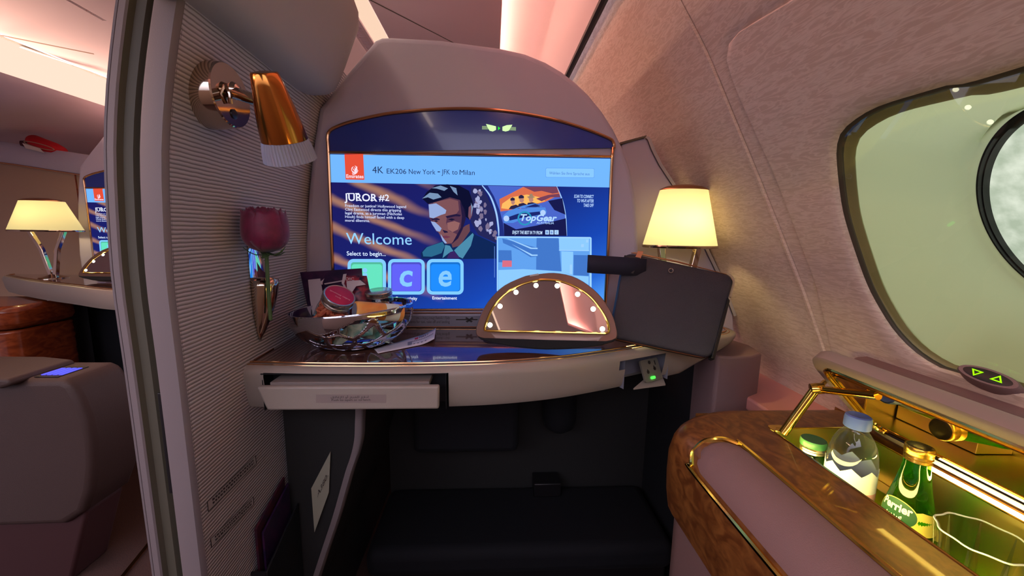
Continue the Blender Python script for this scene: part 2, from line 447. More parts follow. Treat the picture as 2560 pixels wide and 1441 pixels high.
# far corner samples so the outer edge keeps its corners
def wring(rads, off):
    l = []
    for k in range(NA):
        a = 2*pi*k/NA; y = YC+cos(a)*rads[k]; z = ZC+sin(a)*rads[k]
        l.append(Vector((XW(z)-off, y, z)))
    return l
def mix(a, b, t): return [x+(y-x)*t for x, y in zip(a, b)]
rings = [wring(mix(rw, rw, 0), -.012), wring([r+.002 for r in rw], .002), wring([r+.007 for r in rw], .006)]
for t in (.12, .25, .4, .55, .7, .85, .94): rings.append(wring(mix([r+.007 for r in rw], rp, t), .006))
rings += [wring([r-.004 for r in rp], .006), wring(rp, .003), wring([r+.0015 for r in rp], -.004), wring([r+.006 for r in rp], -.004), wring([r+.012 for r in rp], 0)]
for t in (.05, .1, .16, .24, .34, .46, .6, .75, .88, 1): rings.append(wring(mix([r+.012 for r in rp], ro, t), 0))
st(mk('wall_right', [loft(rings)], m_wall, ang=50), 'pink beige fabric fuselage wall with a raised panel round the window', 'wall')
# lower dado of the wall, below the fabric skin
st(mk('wall_right', [loft([[Vector((XW(z), y, z)) for y in (-.62, 2.6)] for z in (0, .2, .35, .45, .52)], closed=False)], m_wall), 'fuselage wall low down beside the drinks console', 'wall')
# seam between wall panels
sm = [wl(x, y, .001) for x, y in [(1690, 0), (1725, 65), (1760, 130), (1790, 205), (1820, 280), (1862, 375), (1900, 470), (1950, 595), (2000, 720), (2035, 810), (2058, 890)]]
ys = sum(p.y for p in sm)/len(sm)
zz = [1.66-.02*i for i in range(48)]
def strip_wall(y0, y1, off, zs): return loft([[Vector((XW(z)-off, y0, z)), Vector((XW(z)-off, y1, z))] for z in zs], closed=False)
st(mk('trim_1', [strip_wall(ys-.0022, ys+.0012, .0015, zz)], m_dark, ang=0), 'dark seam running down the fuselage wall', 'seam')
st(mk('trim_2', [loft([[Vector((XW(z)-.001, ys-.011, z)), Vector((XW(z)-.006, ys-.009, z)), Vector((XW(z)-.006, ys-.004, z)), Vector((XW(z)-.001, ys-.0025, z))] for z in zz], closed=False)], m_wall), 'rounded edge beside the wall seam', 'trim')
# window
win = thing('window_1', 'large oval cabin window with a greenish pane over a smaller round outer window', 'window', (XW(ZC), YC, ZC)); win['kind'] = 'structure'
def wring3(rads, off): return wring(rads, off)
mk('frame', [loft([wring([r+.003 for r in rw], -.002), wring([r-.001 for r in rw], -.004), wring([r-.0028 for r in rw], -.008), wring([r-.0030 for r in rw], -.012)])], mat('window_rim', (70, 62, 50), .5), win, ang=60)
mk('frame_edge', [loft([wring([r-.0030 for r in rw], -.0105), wring([r-.006 for r in rw], -.014), wring([r-.012 for r in rw], -.0165), wring([r-.013 for r in rw], -.020)])], m_gasket, win, ang=60)
pr = [r-.001 for r in rw]
mk('pane', [loft([wring(mix([0]*NA, pr, t), -.007) for t in (.02, .3, .6, .85, 1)], cap0=True)], m_pane, win)
# outer window: oval on the fuselage skin 10 cm further out
OD = -.105
ol = [wl(x, y, OD) for x, y in [(2560, 318), (2510, 372), (2482, 430), (2468, 500), (2470, 545), (2490, 620), (2520, 672), (2560, 725)]]
yl = max(p.y for p in ol); zo = (ol[0].z+ol[-1].z)/2; hz = (ol[0].z-ol[-1].z)/2*1.18; hy = hz*.80; yo = yl-hy
def oring(k_, off):
    l = []
    for k in range(NA):
        a = 2*pi*k/NA; y = yo+cos(a)*hy*k_; z = zo+sin(a)*hz*k_
        l.append(Vector((XW(z)-off, y, z)))
    return l
lin0 = wring([r-.0118 for r in rw], -.0172); lin1 = oring(1.08, OD+.010); lin2 = oring(1.02, OD+.003)
mids = []
for t in (.3, .6, .85):
    l = []
    for a, b in zip(lin0, lin1):
        q = a.lerp(b, t); q.x += .045*sin(pi*t)*.8; l.append(q)
    mids.append(l)
mk('recess_liner', [loft([lin0]+mids+[lin1, lin2])], m_liner, win, ang=70)
mk('outer_gasket', [loft([oring(1.03, OD+.002), oring(1.025, OD+.006), oring(1.005, OD+.006), oring(.998, OD+.001), oring(.985, OD+.001), oring(.975, OD-.010)])], m_blackplastic, win, ang=60)
mk('outer_pane', [loft([oring(k, OD-.008) for k in (.02, .4, .7, .985)], cap0=True)], outside_mat(), win)
# window ledge and blind switch
def bar(y0, y1, prof, xs=1): return loft([[Vector((x, y, z)) for x, z in prof] for y in (y0, y1)], True, True, True)
lp = [(.700, .838), (.690, .850), (.694, .864), (.708, .872), (.775, .878), (.775, .79), (.742, .79), (.735, .815)]
ed = lambda y, k: [Vector((.755+(x-.755)*k, y, .835+(z-.835)*k)) for x, z in lp]
st(mk('trim_3', [loft([ed(.700, .55), ed(.695, .8), ed(.680, 1), ed(.2, 1), ed(-.3, 1)], True, True, True)], m_leather, ang=50), 'padded ledge along the wall below the window', 'ledge')
swp = Vector((.717, .492, .902))
sw = thing('blind_switch', 'small oval switch with two green lit triangles on the wall below the window', 'switch', swp)
swd = Vector((-.80, -.18, .60)).normalized(); SM = axis_m(swp, swd)
ydir = Vector((0, -1, 0)); zz_ = swd; xx = (ydir-zz_*ydir.dot(zz_)).normalized(); yy = zz_.cross(xx)
SM = Matrix(((xx.x, yy.x, zz_.x, swp.x), (xx.y, yy.y, zz_.y, swp.y), (xx.z, yy.z, zz_.z, swp.z), (0, 0, 0, 1)))
ov = lambda a, b, z: [SM @ Vector((a*cos(2*pi*k/32), b*sin(2*pi*k/32), z)) for k in range(32)]
mk('housing', [loft([ov(.034, .013, -.016), ov(.034, .013, .004), ov(.031, .0115, .009), ov(.026, .009, .009)], True, True, False)], m_leather, sw)
mk('face_plate', [loft([ov(.026, .009, .0092), ov(.025, .0085, .0095)], True, False, True)], m_blackplastic, sw)
def tri(cx, s, up): return [SM @ Vector((cx+s*cos(a), .9*s*sin(a), .0105)) for a in [(pi/2 if up else -pi/2)+2*pi*k/3 for k in range(3)]]
for cx, up in ((-.011, False), (.011, True)):
    a = tri(cx, .0075, up); b = tri(cx, .0042, up)
    mk('arrow_light', [(a+b, [(0, 1, 4, 3), (1, 2, 5, 4), (2, 0, 3, 5)])], em((150, 255, 10), 1.4), sw, ang=0)

st(mk('wall_back', [box((-1.9, -.70, 0), (.86, -.62, 1.25))], m_bin, bevel=.02), 'added unseen low grey partition behind the viewer, shading the lower suite', 'wall')  # unseen partition added to shade the lower part of the suite
# ceiling: dropped centre panel, glowing cove beside it, sloping panel down to the wall
CZ = 1.72
cx0 = .022
sl_ = [(-.345, 2.6), (.022, 2.6), (.022, -.10), (.30, -.30), (.30, -.62), (-.345, -.62)]
st(mk('ceiling', [prism([(x, y, CZ) for x, y in sl_], (0, 0, .02))], m_ceil, bevel=.004, ang=30), 'dropped mauve ceiling panel over the suite', 'ceiling')
st(mk('ceiling', [loft([[Vector((x, y, z)) for x, z in [(-.10, CZ+.085), (-.02, CZ+.08), (.06, CZ+.055), (.14, CZ+.02), (.20, CZ-.02), (.245, CZ-.058), (.252, CZ-.068)]] for y in (-.62, 0, 1, 2.6)], False)], m_ceil), 'pink lit sloping ceiling panel beside the cove light', 'ceiling')
st(mk('trim_4', [loft([[Vector((x, y, z)) for x, z in [(.249, CZ-.062), (.253, CZ-.072), (.262, CZ-.074), (.272, CZ-.068)]] for y in (-.62, 2.6)], False)], m_dark), 'dark joint between sloping ceiling and fuselage wall', 'seam')
a, b = at(925, 0, Z=CZ-.0006), at(1110, 95, Z=CZ-.0006); dd = (a-b).normalized()*.3; a = a+dd; b = b-dd*.4
nn = Vector((0, 0, 1)).cross(b-a).normalized()*.0022
st(mk('trim_5', [poly([a-nn, b-nn, b+nn, a+nn])], m_jamb2, ang=0), 'fine diagonal joint across the dropped ceiling panel', 'seam')
# cove light turns the corner behind the viewer
tag(mk('cove_light', [box((-.055, -.1, CZ+.034), (-.045, 2.6, CZ+.05))], em((255, 182, 156), 50), ang=0), 'pink cove light glowing beside the dropped ceiling panel', 'light')
tag(mk('cove_light', [prism([(.02, -.150, CZ+.034), (.29, -.345, CZ+.034), (.285, -.352, CZ+.034), (.015, -.157, CZ+.034)], (0, 0, .016))], em((255, 182, 156), 50), ang=0), 'pink cove light across the cabin behind the viewer', 'light')
st(mk('ceiling', [([(-.44, -.62, CZ+.085), (-.10, -.62, CZ+.085), (-.10, 2.6, CZ+.085), (-.44, 2.6, CZ+.085)], [(0, 1, 2, 3)])], m_ceil), 'upper ceiling above the cove', 'ceiling')
# light trough and vent beyond the partition top
tag(mk('ceiling_light', [([(-.400, -.6, CZ+.004), (-.346, -.6, CZ+.016), (-.346, 2.6, CZ+.016), (-.400, 2.6, CZ+.004)], [(0, 1, 2, 3)])], em((252, 214, 186), .85), ang=0), 'bright warm ceiling light strip above the partition top', 'light')
cv = thing('ceiling_vent', 'slatted air vent beside the bright ceiling light strip', 'vent', (-.42, 1.2, CZ))
mk('vent_frame', [box((-.410, -.2, CZ-.001), (-.401, 2.6, CZ+.006)), box((-.446, -.2, CZ), (-.438, 2.6, CZ+.006))], m_ceil, cv, ang=0)
mk('slats', [box((-.438, .95+.0075*i, CZ+.001), (-.410, .9545+.0075*i, CZ+.006)) for i in range(110)], m_ceil, cv, ang=0)
mk('vent_backing', [([(-.440, -.2, CZ+.012), (-.405, -.2, CZ+.012), (-.405, 2.6, CZ+.012), (-.440, 2.6, CZ+.012)], [(0, 1, 2, 3)])], m_cherry, cv, ang=0)
# ceiling over the aisle and the middle suites
def xz_strip(name, prof, y0, y1, m, lab, cat): return st(mk(name, [loft([[Vector((x, y, z)) for x, z in prof] for y in (y0, (y0+y1)/2, y1)], False)], m), lab, cat)
xz_strip('ceiling', [(-1.735, 1.762), (-1.70, 1.748), (-1.2, 1.80), (-.8, 1.79), (-.446, 1.728)], -.5, 3.2, m_ceil, 'peach lit ceiling over the aisle at the left', 'ceiling')
tag(mk('ceiling_light', [loft([[Vector((x, y, z)) for x, z in [(-1.965, 1.700), (-1.90, 1.735), (-1.80, 1.755), (-1.74, 1.760)]] for y in (-.5, 3.2)], False)], em((255, 214, 192), 1.0)), 'wide peach light trough along the ceiling at far left', 'light')
st(mk('trim_6', [loft([[Vector((x, y, z)) for x, z in [(-1.738, 1.756), (-1.728, 1.7475), (-1.712, 1.7475)]] for y in (-.5, 3.2)], False)], m_jamb2), 'slim edge trim above the far light trough', 'trim')
xz_strip('wall_left', [(-1.965, 1.700), (-1.99, 1.672), (-2.2, 1.62), (-2.9, 1.55), (-3.6, 1.45), (-3.6, 0)], -.5, 3.2, m_ceil, 'mauve bin face and wall beyond the middle suites', 'wall')
for i, ((ax, ay), (bx_, by_), lab) in enumerate([((0, 88), (235, 135), 'shallow curved joint in the aisle ceiling'), ((170, 0), (262, 52), 'fine joint high in the aisle ceiling'), ((52, 118), (255, 187), 'dark slot beside the far light trough')]):
    a, b = at(ax, ay, Z=1.744), at(bx_, by_, Z=1.744)
    nn = Vector((0, 0, 1)).cross(b-a).normalized()*.006
    st(mk('trim_%d' % (7+i), [poly([a-nn, b-nn, b+nn, a+nn])], m_farwall if i == 0 else m_cherry, ang=0), lab, 'seam')

# ribbed partition of the suite and its end (sliding door jamb)
ZS = [0, .3, .6, .8, .9, 1.0, 1.08, 1.15, 1.2, 1.25, 1.3, 1.35, 1.4, 1.5]
def dsurf(off, y0, y1, zs=ZS): return loft([[Vector((XD(z, y)+off, y, z)) for y in (y0, (y0+y1)/2, y1)] for z in zs], False)
zf = [i*.05 for i in range(31)]
st(mk('wall_left', [loft([[Vector((XD(z, y), y, z)) for y in (.56, .7, .84, 1.0, 1.5)] for z in zf], False)], m_rib, loc=(0, 0, 0)), 'ribbed fabric partition wall at the left of the suite', 'wall')
def jamb(prof, m, name, lab=None, cat=None, parent=None, cap=False):
    zz = [i*.04 for i in range(43)]
    g = loft([[Vector((XD(z)+dx, y, z)) for dx, y in prof] for z in zz], False)
    return mk(name, [g], m, parent, ang=35)
jm = st(jamb([(0, .562), (-.001, .556), (-.004, .552), (-.028, .551), (-.0315, .5525), (-.033, .557), (-.033, .62)], m_jamb, 'door_1'), 'pale rounded end of the ribbed partition with the sliding door beside it', 'door')
jamb([(-.033, .585), (-.040, .585)], m_dark, 'slot', parent=jm)
jamb([(-.040, .60), (-.040, .567), (-.042, .563), (-.045, .567), (-.0475, .561), (-.059, .560), (-.0605, .556), (-.0615, .553)], m_jamb2, 'door_panel', parent=jm)
jamb([(-.0615, .553), (-.0635, .551), (-.0715, .551), (-.0725, .553), (-.0726, .556), (-.0735, .556)], m_jamb, 'door_edge', parent=jm)
jamb([(-.0735, .556), (-.0745, .553), (-.077, .5525), (-.079, .555), (-.080, .562), (-.080, 1.1)], m_jamb, 'door_lip', parent=jm)
lt = mk('latch', [box((XD(.75)-.0395, .556, .70), (XD(.75)-.0345, .586, .86))], m_blackplastic, jm, bevel=.001)
lt['label'] = 'dark metal latch plate'
# soft overhead box above the partition
bp = [(-.425, 1.385), (-.41, 1.386), (-.39, 1.386), (-.37, 1.388), (-.352, 1.398), (-.340, 1.415), (-.322, 1.455), (-.296, 1.519), (-.284, 1.548), (-.283, 1.565), (-.294, 1.578), (-.33, 1.583), (-.44, 1.583)]
def bsec(y, k):
    c = Vector((-.42, 1.50)); o = []
    for x, z in bp: o.append(Vector((c.x+(x-c.x)*k if x > -.42 else x, y, c.y+(z-c.y)*k)))
    return o
st(mk('trim_10', [loft([bsec(-.6, 1), bsec(.3, 1), bsec(.80, 1), bsec(.87, .99), bsec(.915, .95), bsec(.945, .88), bsec(.962, .78), bsec(.97, .6)], True, True, True)], m_bin, ang=60), 'soft grey overhead box running along the top of the ribbed partition', 'overhead panel')
# ------------------------------------------------------------------ arched monitor surround and screen
YM = .985
arch = [(-.475, .78), (-.475, .95), (-.466, 1.06), (-.452, 1.18), (-.436, 1.28), (-.414, 1.385), (-.355, 1.455), (-.297, 1.519), (-.278, 1.541), (-.262, 1.548), (-.24, 1.5495), (-.125, 1.548), (.015, 1.536), (.075, 1.526), (.125, 1.509), (.165, 1.489), (.20, 1.466), (.235, 1.437), (.27, 1.400), (.30, 1.360), (.328, 1.312), (.350, 1.260), (.366, 1.200), (.376, 1.14), (.383, 1.066), (.388, .95), (.390, .78)]
mon = thing('monitor_surround', 'mauve arch shaped monitor surround standing behind the suite shelf', 'monitor surround', (0, YM, 0))
mk('arch_panel', [prism([(x, YM, z) for x, z in arch], (0, .30, 0))], m_arch, mon, bevel=.014, seg=4, ang=40)
YS = .980
K = .000975
def S(px, py, l=0): return at(px, py, Y=YS-l*.0003)
fo = [(836, 776), (828, 560), (821, 380), (819, 345), (823, 330), (838, 319), (880, 304), (960, 286), (1030, 278), (1100, 273), (1170, 272), (1245, 276), (1320, 286), (1400, 303), (1470, 325), (1522, 346), (1533, 356), (1535, 370), (1530, 395), (1519, 640), (1512, 772)]
scr = thing('entertainment_screen', 'large lit entertainment screen above the suite shelf showing a Welcome page', 'screen', (-.05, YS, .9))
F3 = [S(*p, 0) for p in fo]
mk('gold_frame', [tube(spline(F3, 3), .0042, 8), tube([S(822, 381), S(1531, 392)], .0036, 8), tube([S(836, 776), S(1512, 772)], .003, 8)], m_rose_gold, scr)
hd = F3[2:18]
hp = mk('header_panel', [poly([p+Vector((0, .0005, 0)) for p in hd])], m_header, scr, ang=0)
belt = []
def spoly(pts, l): return poly([S(x, y, l) for x, y in pts])
def belt_icon():
    c1 = em((205, 245, 170), 1); 
    for q_ in ([(1205, 315), (1222, 315), (1224, 324), (1205, 324)], [(1270, 317), (1290, 318), (1290, 327), (1270, 326)]): mk('belt_sign', [spoly(q_, 1)], em((120, 140, 110), 1), hp, ang=0)
    for q_ in ([(1215, 310), (1228, 313), (1240, 316), (1240, 325), (1232, 329), (1224, 327), (1219, 319)], [(1281, 312), (1267, 313), (1256, 317), (1256, 327), (1264, 329), (1272, 327), (1277, 319)]): mk('hand_sign', [spoly(q_, 2)], c1, hp, ang=0)
    mk('arrow_sign', [spoly([(1245, 316), (1251, 321), (1245, 326)], 2)], em((40, 220, 60), 1), hp, ang=0)
belt_icon()
def screen_bg():
    m = bpy.data.materials.new('screen_picture'); m.use_nodes = True; nt = m.node_tree; nt.nodes.clear()
    o = nt.nodes.new('ShaderNodeOutputMaterial'); e = nt.nodes.new('ShaderNodeEmission'); nt.links.new(e.outputs[0], o.inputs[0])
    tc = nt.nodes.new('ShaderNodeTexCoord'); sx = nt.nodes.new('ShaderNodeSeparateXYZ'); nt.links.new(tc.outputs['Generated'], sx.inputs[0])
    def mth(op, a, b):
        n = nt.nodes.new('ShaderNodeMath'); n.operation = op
        for i, v in enumerate((a, b)):
            if isinstance(v, (int, float)): n.inputs[i].default_value = v
            else: nt.links.new(v, n.inputs[i])
        return n.outputs[0]
    # deep navy at top left, brighter blue low and to the right
    t = mth('ADD', mth('MULTIPLY', sx.outputs['X'], .5), mth('MULTIPLY', mth('SUBTRACT', 1.0, sx.outputs['Z']), .5))
    cr = nt.nodes.new('ShaderNodeValToRGB'); q = cr.color_ramp.elements; q[0].position = .1; q[0].color = lin((28, 24, 88)); q[1].position = .98; q[1].color = lin((84, 160, 244))
    k = q.new(.48); k.color = lin((22, 32, 106)); k = q.new(.72); k.color = lin((22, 66, 170)); k = q.new(.86); k.color = lin((36, 96, 200))
    nt.links.new(t, cr.inputs[0])
    # bronze diagonal streaks at the left
    s = mth('ADD', mth('MULTIPLY', sx.outputs['X'], .72), mth('MULTIPLY', sx.outputs['Z'], 1.05))
    nz = nt.nodes.new('ShaderNodeTexNoise'); nz.inputs['Scale'].default_value = 5; nt.links.new(tc.outputs['Generated'], nz.inputs['Vector'])
    s2 = mth('SINE', mth('MULTIPLY', mth('ADD', s, mth('MULTIPLY', nz.outputs['Fac'], .10)), 34.0), 0)
    f = mth('POWER', mth('MAXIMUM', s2, 0), 2.0)
    fade = nt.nodes.new('ShaderNodeMapRange'); fade.inputs[1].default_value = .22; fade.inputs[2].default_value = .40; fade.inputs[3].default_value = .62; fade.inputs[4].default_value = 0
    nt.links.new(sx.outputs['X'], fade.inputs[0])
    mx = nt.nodes.new('ShaderNodeMix'); mx.data_type = 'RGBA'
    nt.links.new(mth('MULTIPLY', f, fade.outputs[0]), mx.inputs['Factor']); nt.links.new(cr.outputs[0], mx.inputs['A']); mx.inputs['B'].default_value = lin((190, 136, 96))
    nt.links.new(mx.outputs['Result'], e.inputs['Color']); return m
dsp = mk('display', [spoly([(823, 384), (1529, 395), (1512, 770), (837, 775)], 0)], screen_bg(), scr, ang=0)
def sg(name, c, geos, l=None): return mk(name, geos, em(c), dsp, ang=0)
def sgs(name, c, geos):
    for g in geos: mk(name, [g], em(c), dsp, ang=0)
def stx(body, px, py, w, h, l, align='l', bold=0, shear=0):
    b = S(px, py, l)
    return textgeo(body, lambda x, y: b+Vector((x*K, 0, y*K)), w, h, align, bold, shear)
def rrect(x0, y0, x1, y1, r, l, dy=0):
    return spoly([((x0+x1)/2+x, (y0+y1)/2-y+dy*((x0+x1)/2+x-x0)/(x1-x0)) for x, y in rr2(x1-x0, y1-y0, r, 5)], l)
LB = (118, 178, 250)
sg('banner', (108, 172, 250), [spoly([(824, 386), (1527, 397), (1524, 469), (826, 456)], 1)])
sg('airline_logo_tile', (216, 74, 52), [spoly([(861, 386), (908, 386), (911, 450), (864, 449)], 2)])
# calligraphic logo mark: strokes
cal = []
def stroke(pts, w, l, n=5):
    P2 = spline([(x, y, 0) for x, y in pts], n); N = len(P2); A = []; B_ = []
    for i, p in enumerate(P2):
        t = (P2[min(i+1, N-1)]-P2[max(i-1, 0)]).normalized(); nn = Vector((-t.y, t.x, 0)); ww = w*(.45+.55*sin(pi*(i+.5)/N))/2
        A.append(S(p.x+nn.x*ww, p.y+nn.y*ww, l)); B_.append(S(p.x-nn.x*ww, p.y-nn.y*ww, l))
    return loft([A, B_], False)
for pts, w in [([(879, 424), (883, 432), (892, 432), (893, 422)], 2.4), ([(882, 421), (887, 427), (891, 418), (887, 415)], 2.2), ([(887, 418), (888, 428), (886, 436), (880, 434)], 2.4), ([(884, 417), (880, 420), (879, 427)], 2), ([(893, 417), (890, 428), (889, 436)], 2.2), ([(881, 429), (888, 430), (896, 427)], 2)]:
    cal.append(stroke(pts, w, 3))
sg('airline_logo', (236, 214, 226), cal+[stx('Emirates', 866, 445, 42, 9, 3, bold=.02)])
sg('flight_text', (34, 52, 84), [stx('4K', 931, 433, 27, 17, 2), stx('EK206', 967, 434, 48, 12.5, 2), stx('New York', 1022, 435, 66, 12.5, 2), stx('-', 1094, 435.5, 6, None, 2), stx('JFK', 1104, 436, 21, 12.5, 2), stx('to', 1130, 436.5, 14, 12.5, 2), stx('Milan', 1149, 437, 38, 12.5, 2)])
sg('language_button_edge', (92, 150, 226), [rrect(1364, 420, 1486, 444, 3, 2, 1)])
sg('language_button', (128, 188, 252), [rrect(1365, 421, 1485, 443, 3, 3, 1)])
sg('language_text', (70, 116, 178), [stx('Wählen Sie Ihre Sprache aus', 1373, 436, 104, 7, 4)])
# film advert: man in a dark suit, seen against a dim court room
Z2 = lambda zx, zy: (820+zx*.229, 450+zy*.229)
def z2(pts, l): return spoly([Z2(*p) for p in pts], l)
sg('crowd_backdrop', (34, 36, 84), [z2([(1560, 68), (1680, 70), (1834, 380), (1834, 690), (1640, 600), (1560, 460)], 2)])
rng = random.Random(3)
sp1, sp2 = [], []
for i in range(34):
    t = rng.random(); zy = 110+t*560; zx = 1600+rng.random()*(70+ (zy-100)*.34); r = 12+rng.random()*26
    if zx > 1690+(zy-110)*.40: continue
    c = [(zx+r*.8*cos(2*pi*k/9)*(.6+.7*rng.random()), zy+r*1.1*sin(2*pi*k/9)*(.6+.7*rng.random())) for k in range(9)]
    (sp1 if i % 2 else sp2).append(z2(c, 3+(i % 3)*.3))
sgs('crowd', (116, 104, 134), sp1); sgs('crowd_lit', (156, 160, 200), sp2)
sg('suit', (14, 36, 82), [z2([(1012, 800), (1060, 740), (1250, 672), (1330, 640), (1560, 560), (1610, 600), (1834, 700), (1834, 860), (1480, 865), (1300, 860), (1020, 860)], 5)])
sg('suit_lit', (40, 98, 132), [z2([(1030, 790), (1080, 735), (1250, 676), (1275, 720), (1240, 800), (1130, 840), (1040, 836)], 6)])
sg('neck', (96, 62, 72), [z2([(1330, 640), (1500, 500), (1545, 480), (1550, 560), (1440, 720), (1360, 740)], 6)])
FACE = [(1098, 262), (1180, 228), (1330, 190), (1440, 200), (1500, 330), (1505, 420), (1470, 540), (1420, 640), (1350, 700), (1290, 700), (1250, 660), (1225, 590), (1180, 560), (1130, 470), (1104, 400)]
sg('face', (78, 48, 70), [z2(FACE, 7)])
sg('face_mid', (118, 76, 82), [z2([(1150, 246), (1330, 205), (1420, 230), (1430, 330), (1400, 372), (1300, 392), (1290, 470), (1330, 560), (1400, 590), (1420, 620), (1350, 690), (1290, 698), (1240, 640), (1200, 560), (1150, 470)], 7.6)])
sg('cheek', (138, 92, 92), [z2([(1300, 470), (1380, 450), (1440, 470), (1420, 540), (1360, 572), (1310, 540)], 8)])
sgs('face_lit', (140, 160, 206), [z2([(1098, 268), (1180, 256), (1250, 300), (1292, 332), (1282, 368), (1232, 384), (1196, 400), (1150, 420), (1108, 410)], 8), z2([(1122, 452), (1170, 462), (1212, 500), (1240, 530), (1222, 566), (1186, 560), (1140, 490)], 8), z2([(1228, 590), (1262, 640), (1300, 690), (1278, 696), (1248, 660)], 8)])
sgs('face_shade', (34, 24, 58), [z2([(1282, 398), (1400, 372), (1452, 384), (1440, 400), (1390, 398), (1300, 418)], 9), z2([(1120, 425), (1190, 416), (1222, 430), (1218, 440), (1140, 440)], 9), z2([(1248, 545), (1300, 560), (1312, 575), (1270, 580)], 9), z2([(1440, 230), (1500, 330), (1505, 420), (1470, 540), (1420, 640), (1350, 702), (1390, 630), (1450, 520), (1462, 400)], 9)])
sgs('eyes', (24, 20, 48), [z2([(1310, 432), (1350, 420), (1388, 430), (1352, 446)], 9.5), z2([(1150, 448), (1182, 442), (1206, 452), (1180, 460)], 9.5)])
sgs('mouth', (104, 52, 74), [z2([(1246, 616), (1290, 608), (1340, 622), (1300, 638), (1258, 634)], 9.5)])
sgs('ear', (110, 72, 88), [z2([(1536, 300), (1566, 270), (1584, 310), (1572, 390), (1548, 440), (1530, 400)], 9.7)])
sg('hair', (12, 14, 44), [z2([(1030, 205), (1080, 130), (1170, 62), (1300, 48), (1430, 62), (1540, 120), (1580, 240), (1582, 330), (1550, 440), (1500, 400), (1480, 310), (1440, 220), (1330, 190), (1180, 240), (1090, 262)], 9)])
sgs('hair_lit', (112, 138, 172), [z2([(1026, 205), (1090, 190), (1150, 215), (1240, 190), (1200, 150), (1110, 140)], 10), z2([(1130, 90), (1230, 62), (1310, 92), (1270, 120), (1190, 96)], 10), z2([(1330, 66), (1400, 90), (1415, 170), (1370, 130)], 10), z2([(1560, 250), (1584, 300), (1560, 400), (1566, 310)], 10)])
sgs('collar', (70, 130, 160), [z2([(1250, 855), (1280, 710), (1330, 720), (1370, 780), (1320, 800)], 10), z2([(1376, 770), (1580, 580), (1592, 600), (1560, 720), (1470, 860), (1430, 840)], 10)])
sg('tie', (52, 34, 92), [z2([(1296, 858), (1330, 790), (1376, 776), (1440, 858)], 11)])
sg('title_text', (222, 226, 246), [stx('JUROR', 861, 502, 81, 18.5, 3, bold=.018), stx('#2', 947, 502, 26, 16, 3, bold=.012)]+[spoly([(x-5, y), (x+5, y), (x+5, y+2.2), (x-5, y+2.2)], 3.3) for x, y in [(872, 483), (880, 483), (893, 483), (899, 500), (913, 500), (931, 500)]])
bl = ['Freedom or justice? Hollywood legend', 'Clint Eastwood directs this gripping', 'legal drama, as a juryman (Nicholas', 'Hoult) finds himself faced with a deep', 'moral dilemma.']
bw = [151, 139, 141, 147, 61]
sg('film_text', (196, 206, 240), [stx(t, 863, 517.5+i*9.2, bw[i], 6.8, 3, bold=.012) for i, t in enumerate(bl)])
sg('welcome_text', (140, 200, 252), [stx('Welcome', 866, 610, 164, 29, 11)])
sg('select_text', (206, 224, 252), [stx('Select to begin...', 867, 639, 98, 11, 11, bold=.012)])
tl = [('i', 869, 965, (96, 214, 180), 'information_tile'), ('c', 970, 1062, (92, 92, 232), 'connectivity_tile'), ('e', 1067, 1159, (30, 132, 240), 'entertainment_tile')]
for ch, x0, x1, c, nm in tl:
    y0 = 648; y1 = 737
    sg(nm+'_edge', (122, 192, 252), [rrect(x0, y0, x1, y1, 14, 12)])
    sg(nm, tuple(int(v*.82) for v in c), [rrect(x0+8, y0+8, x1-8, y1-8, 7, 13)])
    sg(nm+'_centre', c, [rrect(x0+10, y0+13, x1-10, y1-9, 7, 14)])
    cx = (x0+x1)/2
    if ch == 'i': g = [stx('i', cx-9, y1-20, 12, 52, 15, bold=.03)]
    else: g = [stx(ch, cx, y1-22, 34, 60 if ch == 'c' else 60, 15, 'c', bold=.02, shear=.12)]
    sg(nm+'_letter', (126, 190, 250), g)
sgs('tile_caption', (226, 236, 252), [stx('Connectivity', 988, 750, 57, 8.5, 13, bold=.014), stx('Entertainment', 1081, 749, 64, 8.5, 13, bold=.014), stx('Information', 884, 750, 52, 8.5, 13, bold=.014)])
sg('credit_line', (96, 134, 206), [([S(1235.6-.004*0, 616, 6), S(1237, 616, 6), S(1237, 694, 6), S(1235.6, 694, 6)], [(0, 1, 2, 3)])])
# second advert: car programme at sunset
Z3 = lambda zx, zy: (1180+zx*.229, 450+zy*.229)
def z3(pts, l): return spoly([Z3(*p) for p in pts], l)
sgs('advert_edge', (150, 190, 236), [stroke([Z3(110, 60), Z3(200, 180), Z3(262, 350), Z3(288, 520), Z3(292, 612)], 4.5, 12), stroke([Z3(925, 72), Z3(985, 220), Z3(1022, 400), Z3(1034, 612)], 3.2, 12)])
sg('advert_band', (30, 44, 120), [z3([(120, 62), (172, 64), (240, 180), (300, 330), (340, 480), (352, 612), (292, 612), (280, 480), (245, 330), (195, 190)], 11)])
sg('advert_sky', (70, 96, 190), [z3([(172, 64), (925, 76), (985, 220), (1022, 400), (1034, 612), (352, 612), (340, 480), (300, 330), (240, 180)], 12)])
sg('advert_sunset', (206, 104, 72), [z3([(300, 210), (420, 150), (560, 76), (925, 76), (960, 160), (800, 240), (500, 320), (310, 345)], 13)])
sg('advert_glow', (250, 176, 92), [z3([(330, 260), (430, 190), (600, 160), (740, 190), (800, 230), (640, 280), (400, 320), (320, 310)], 14)])
sgs('advert_cloud', (112, 60, 84), [z3([(560, 76), (925, 76), (945, 140), (880, 150), (760, 120), (680, 130)], 14), z3([(700, 205), (830, 165), (950, 150), (965, 190), (860, 190), (760, 235)], 15)])
sgs('advert_ground', (22, 24, 74), [z3([(345, 470), (480, 540), (700, 500), (1024, 420), (1034, 612), (352, 612)], 14), z3([(830, 230), (985, 200), (1020, 380), (900, 330)], 14)])
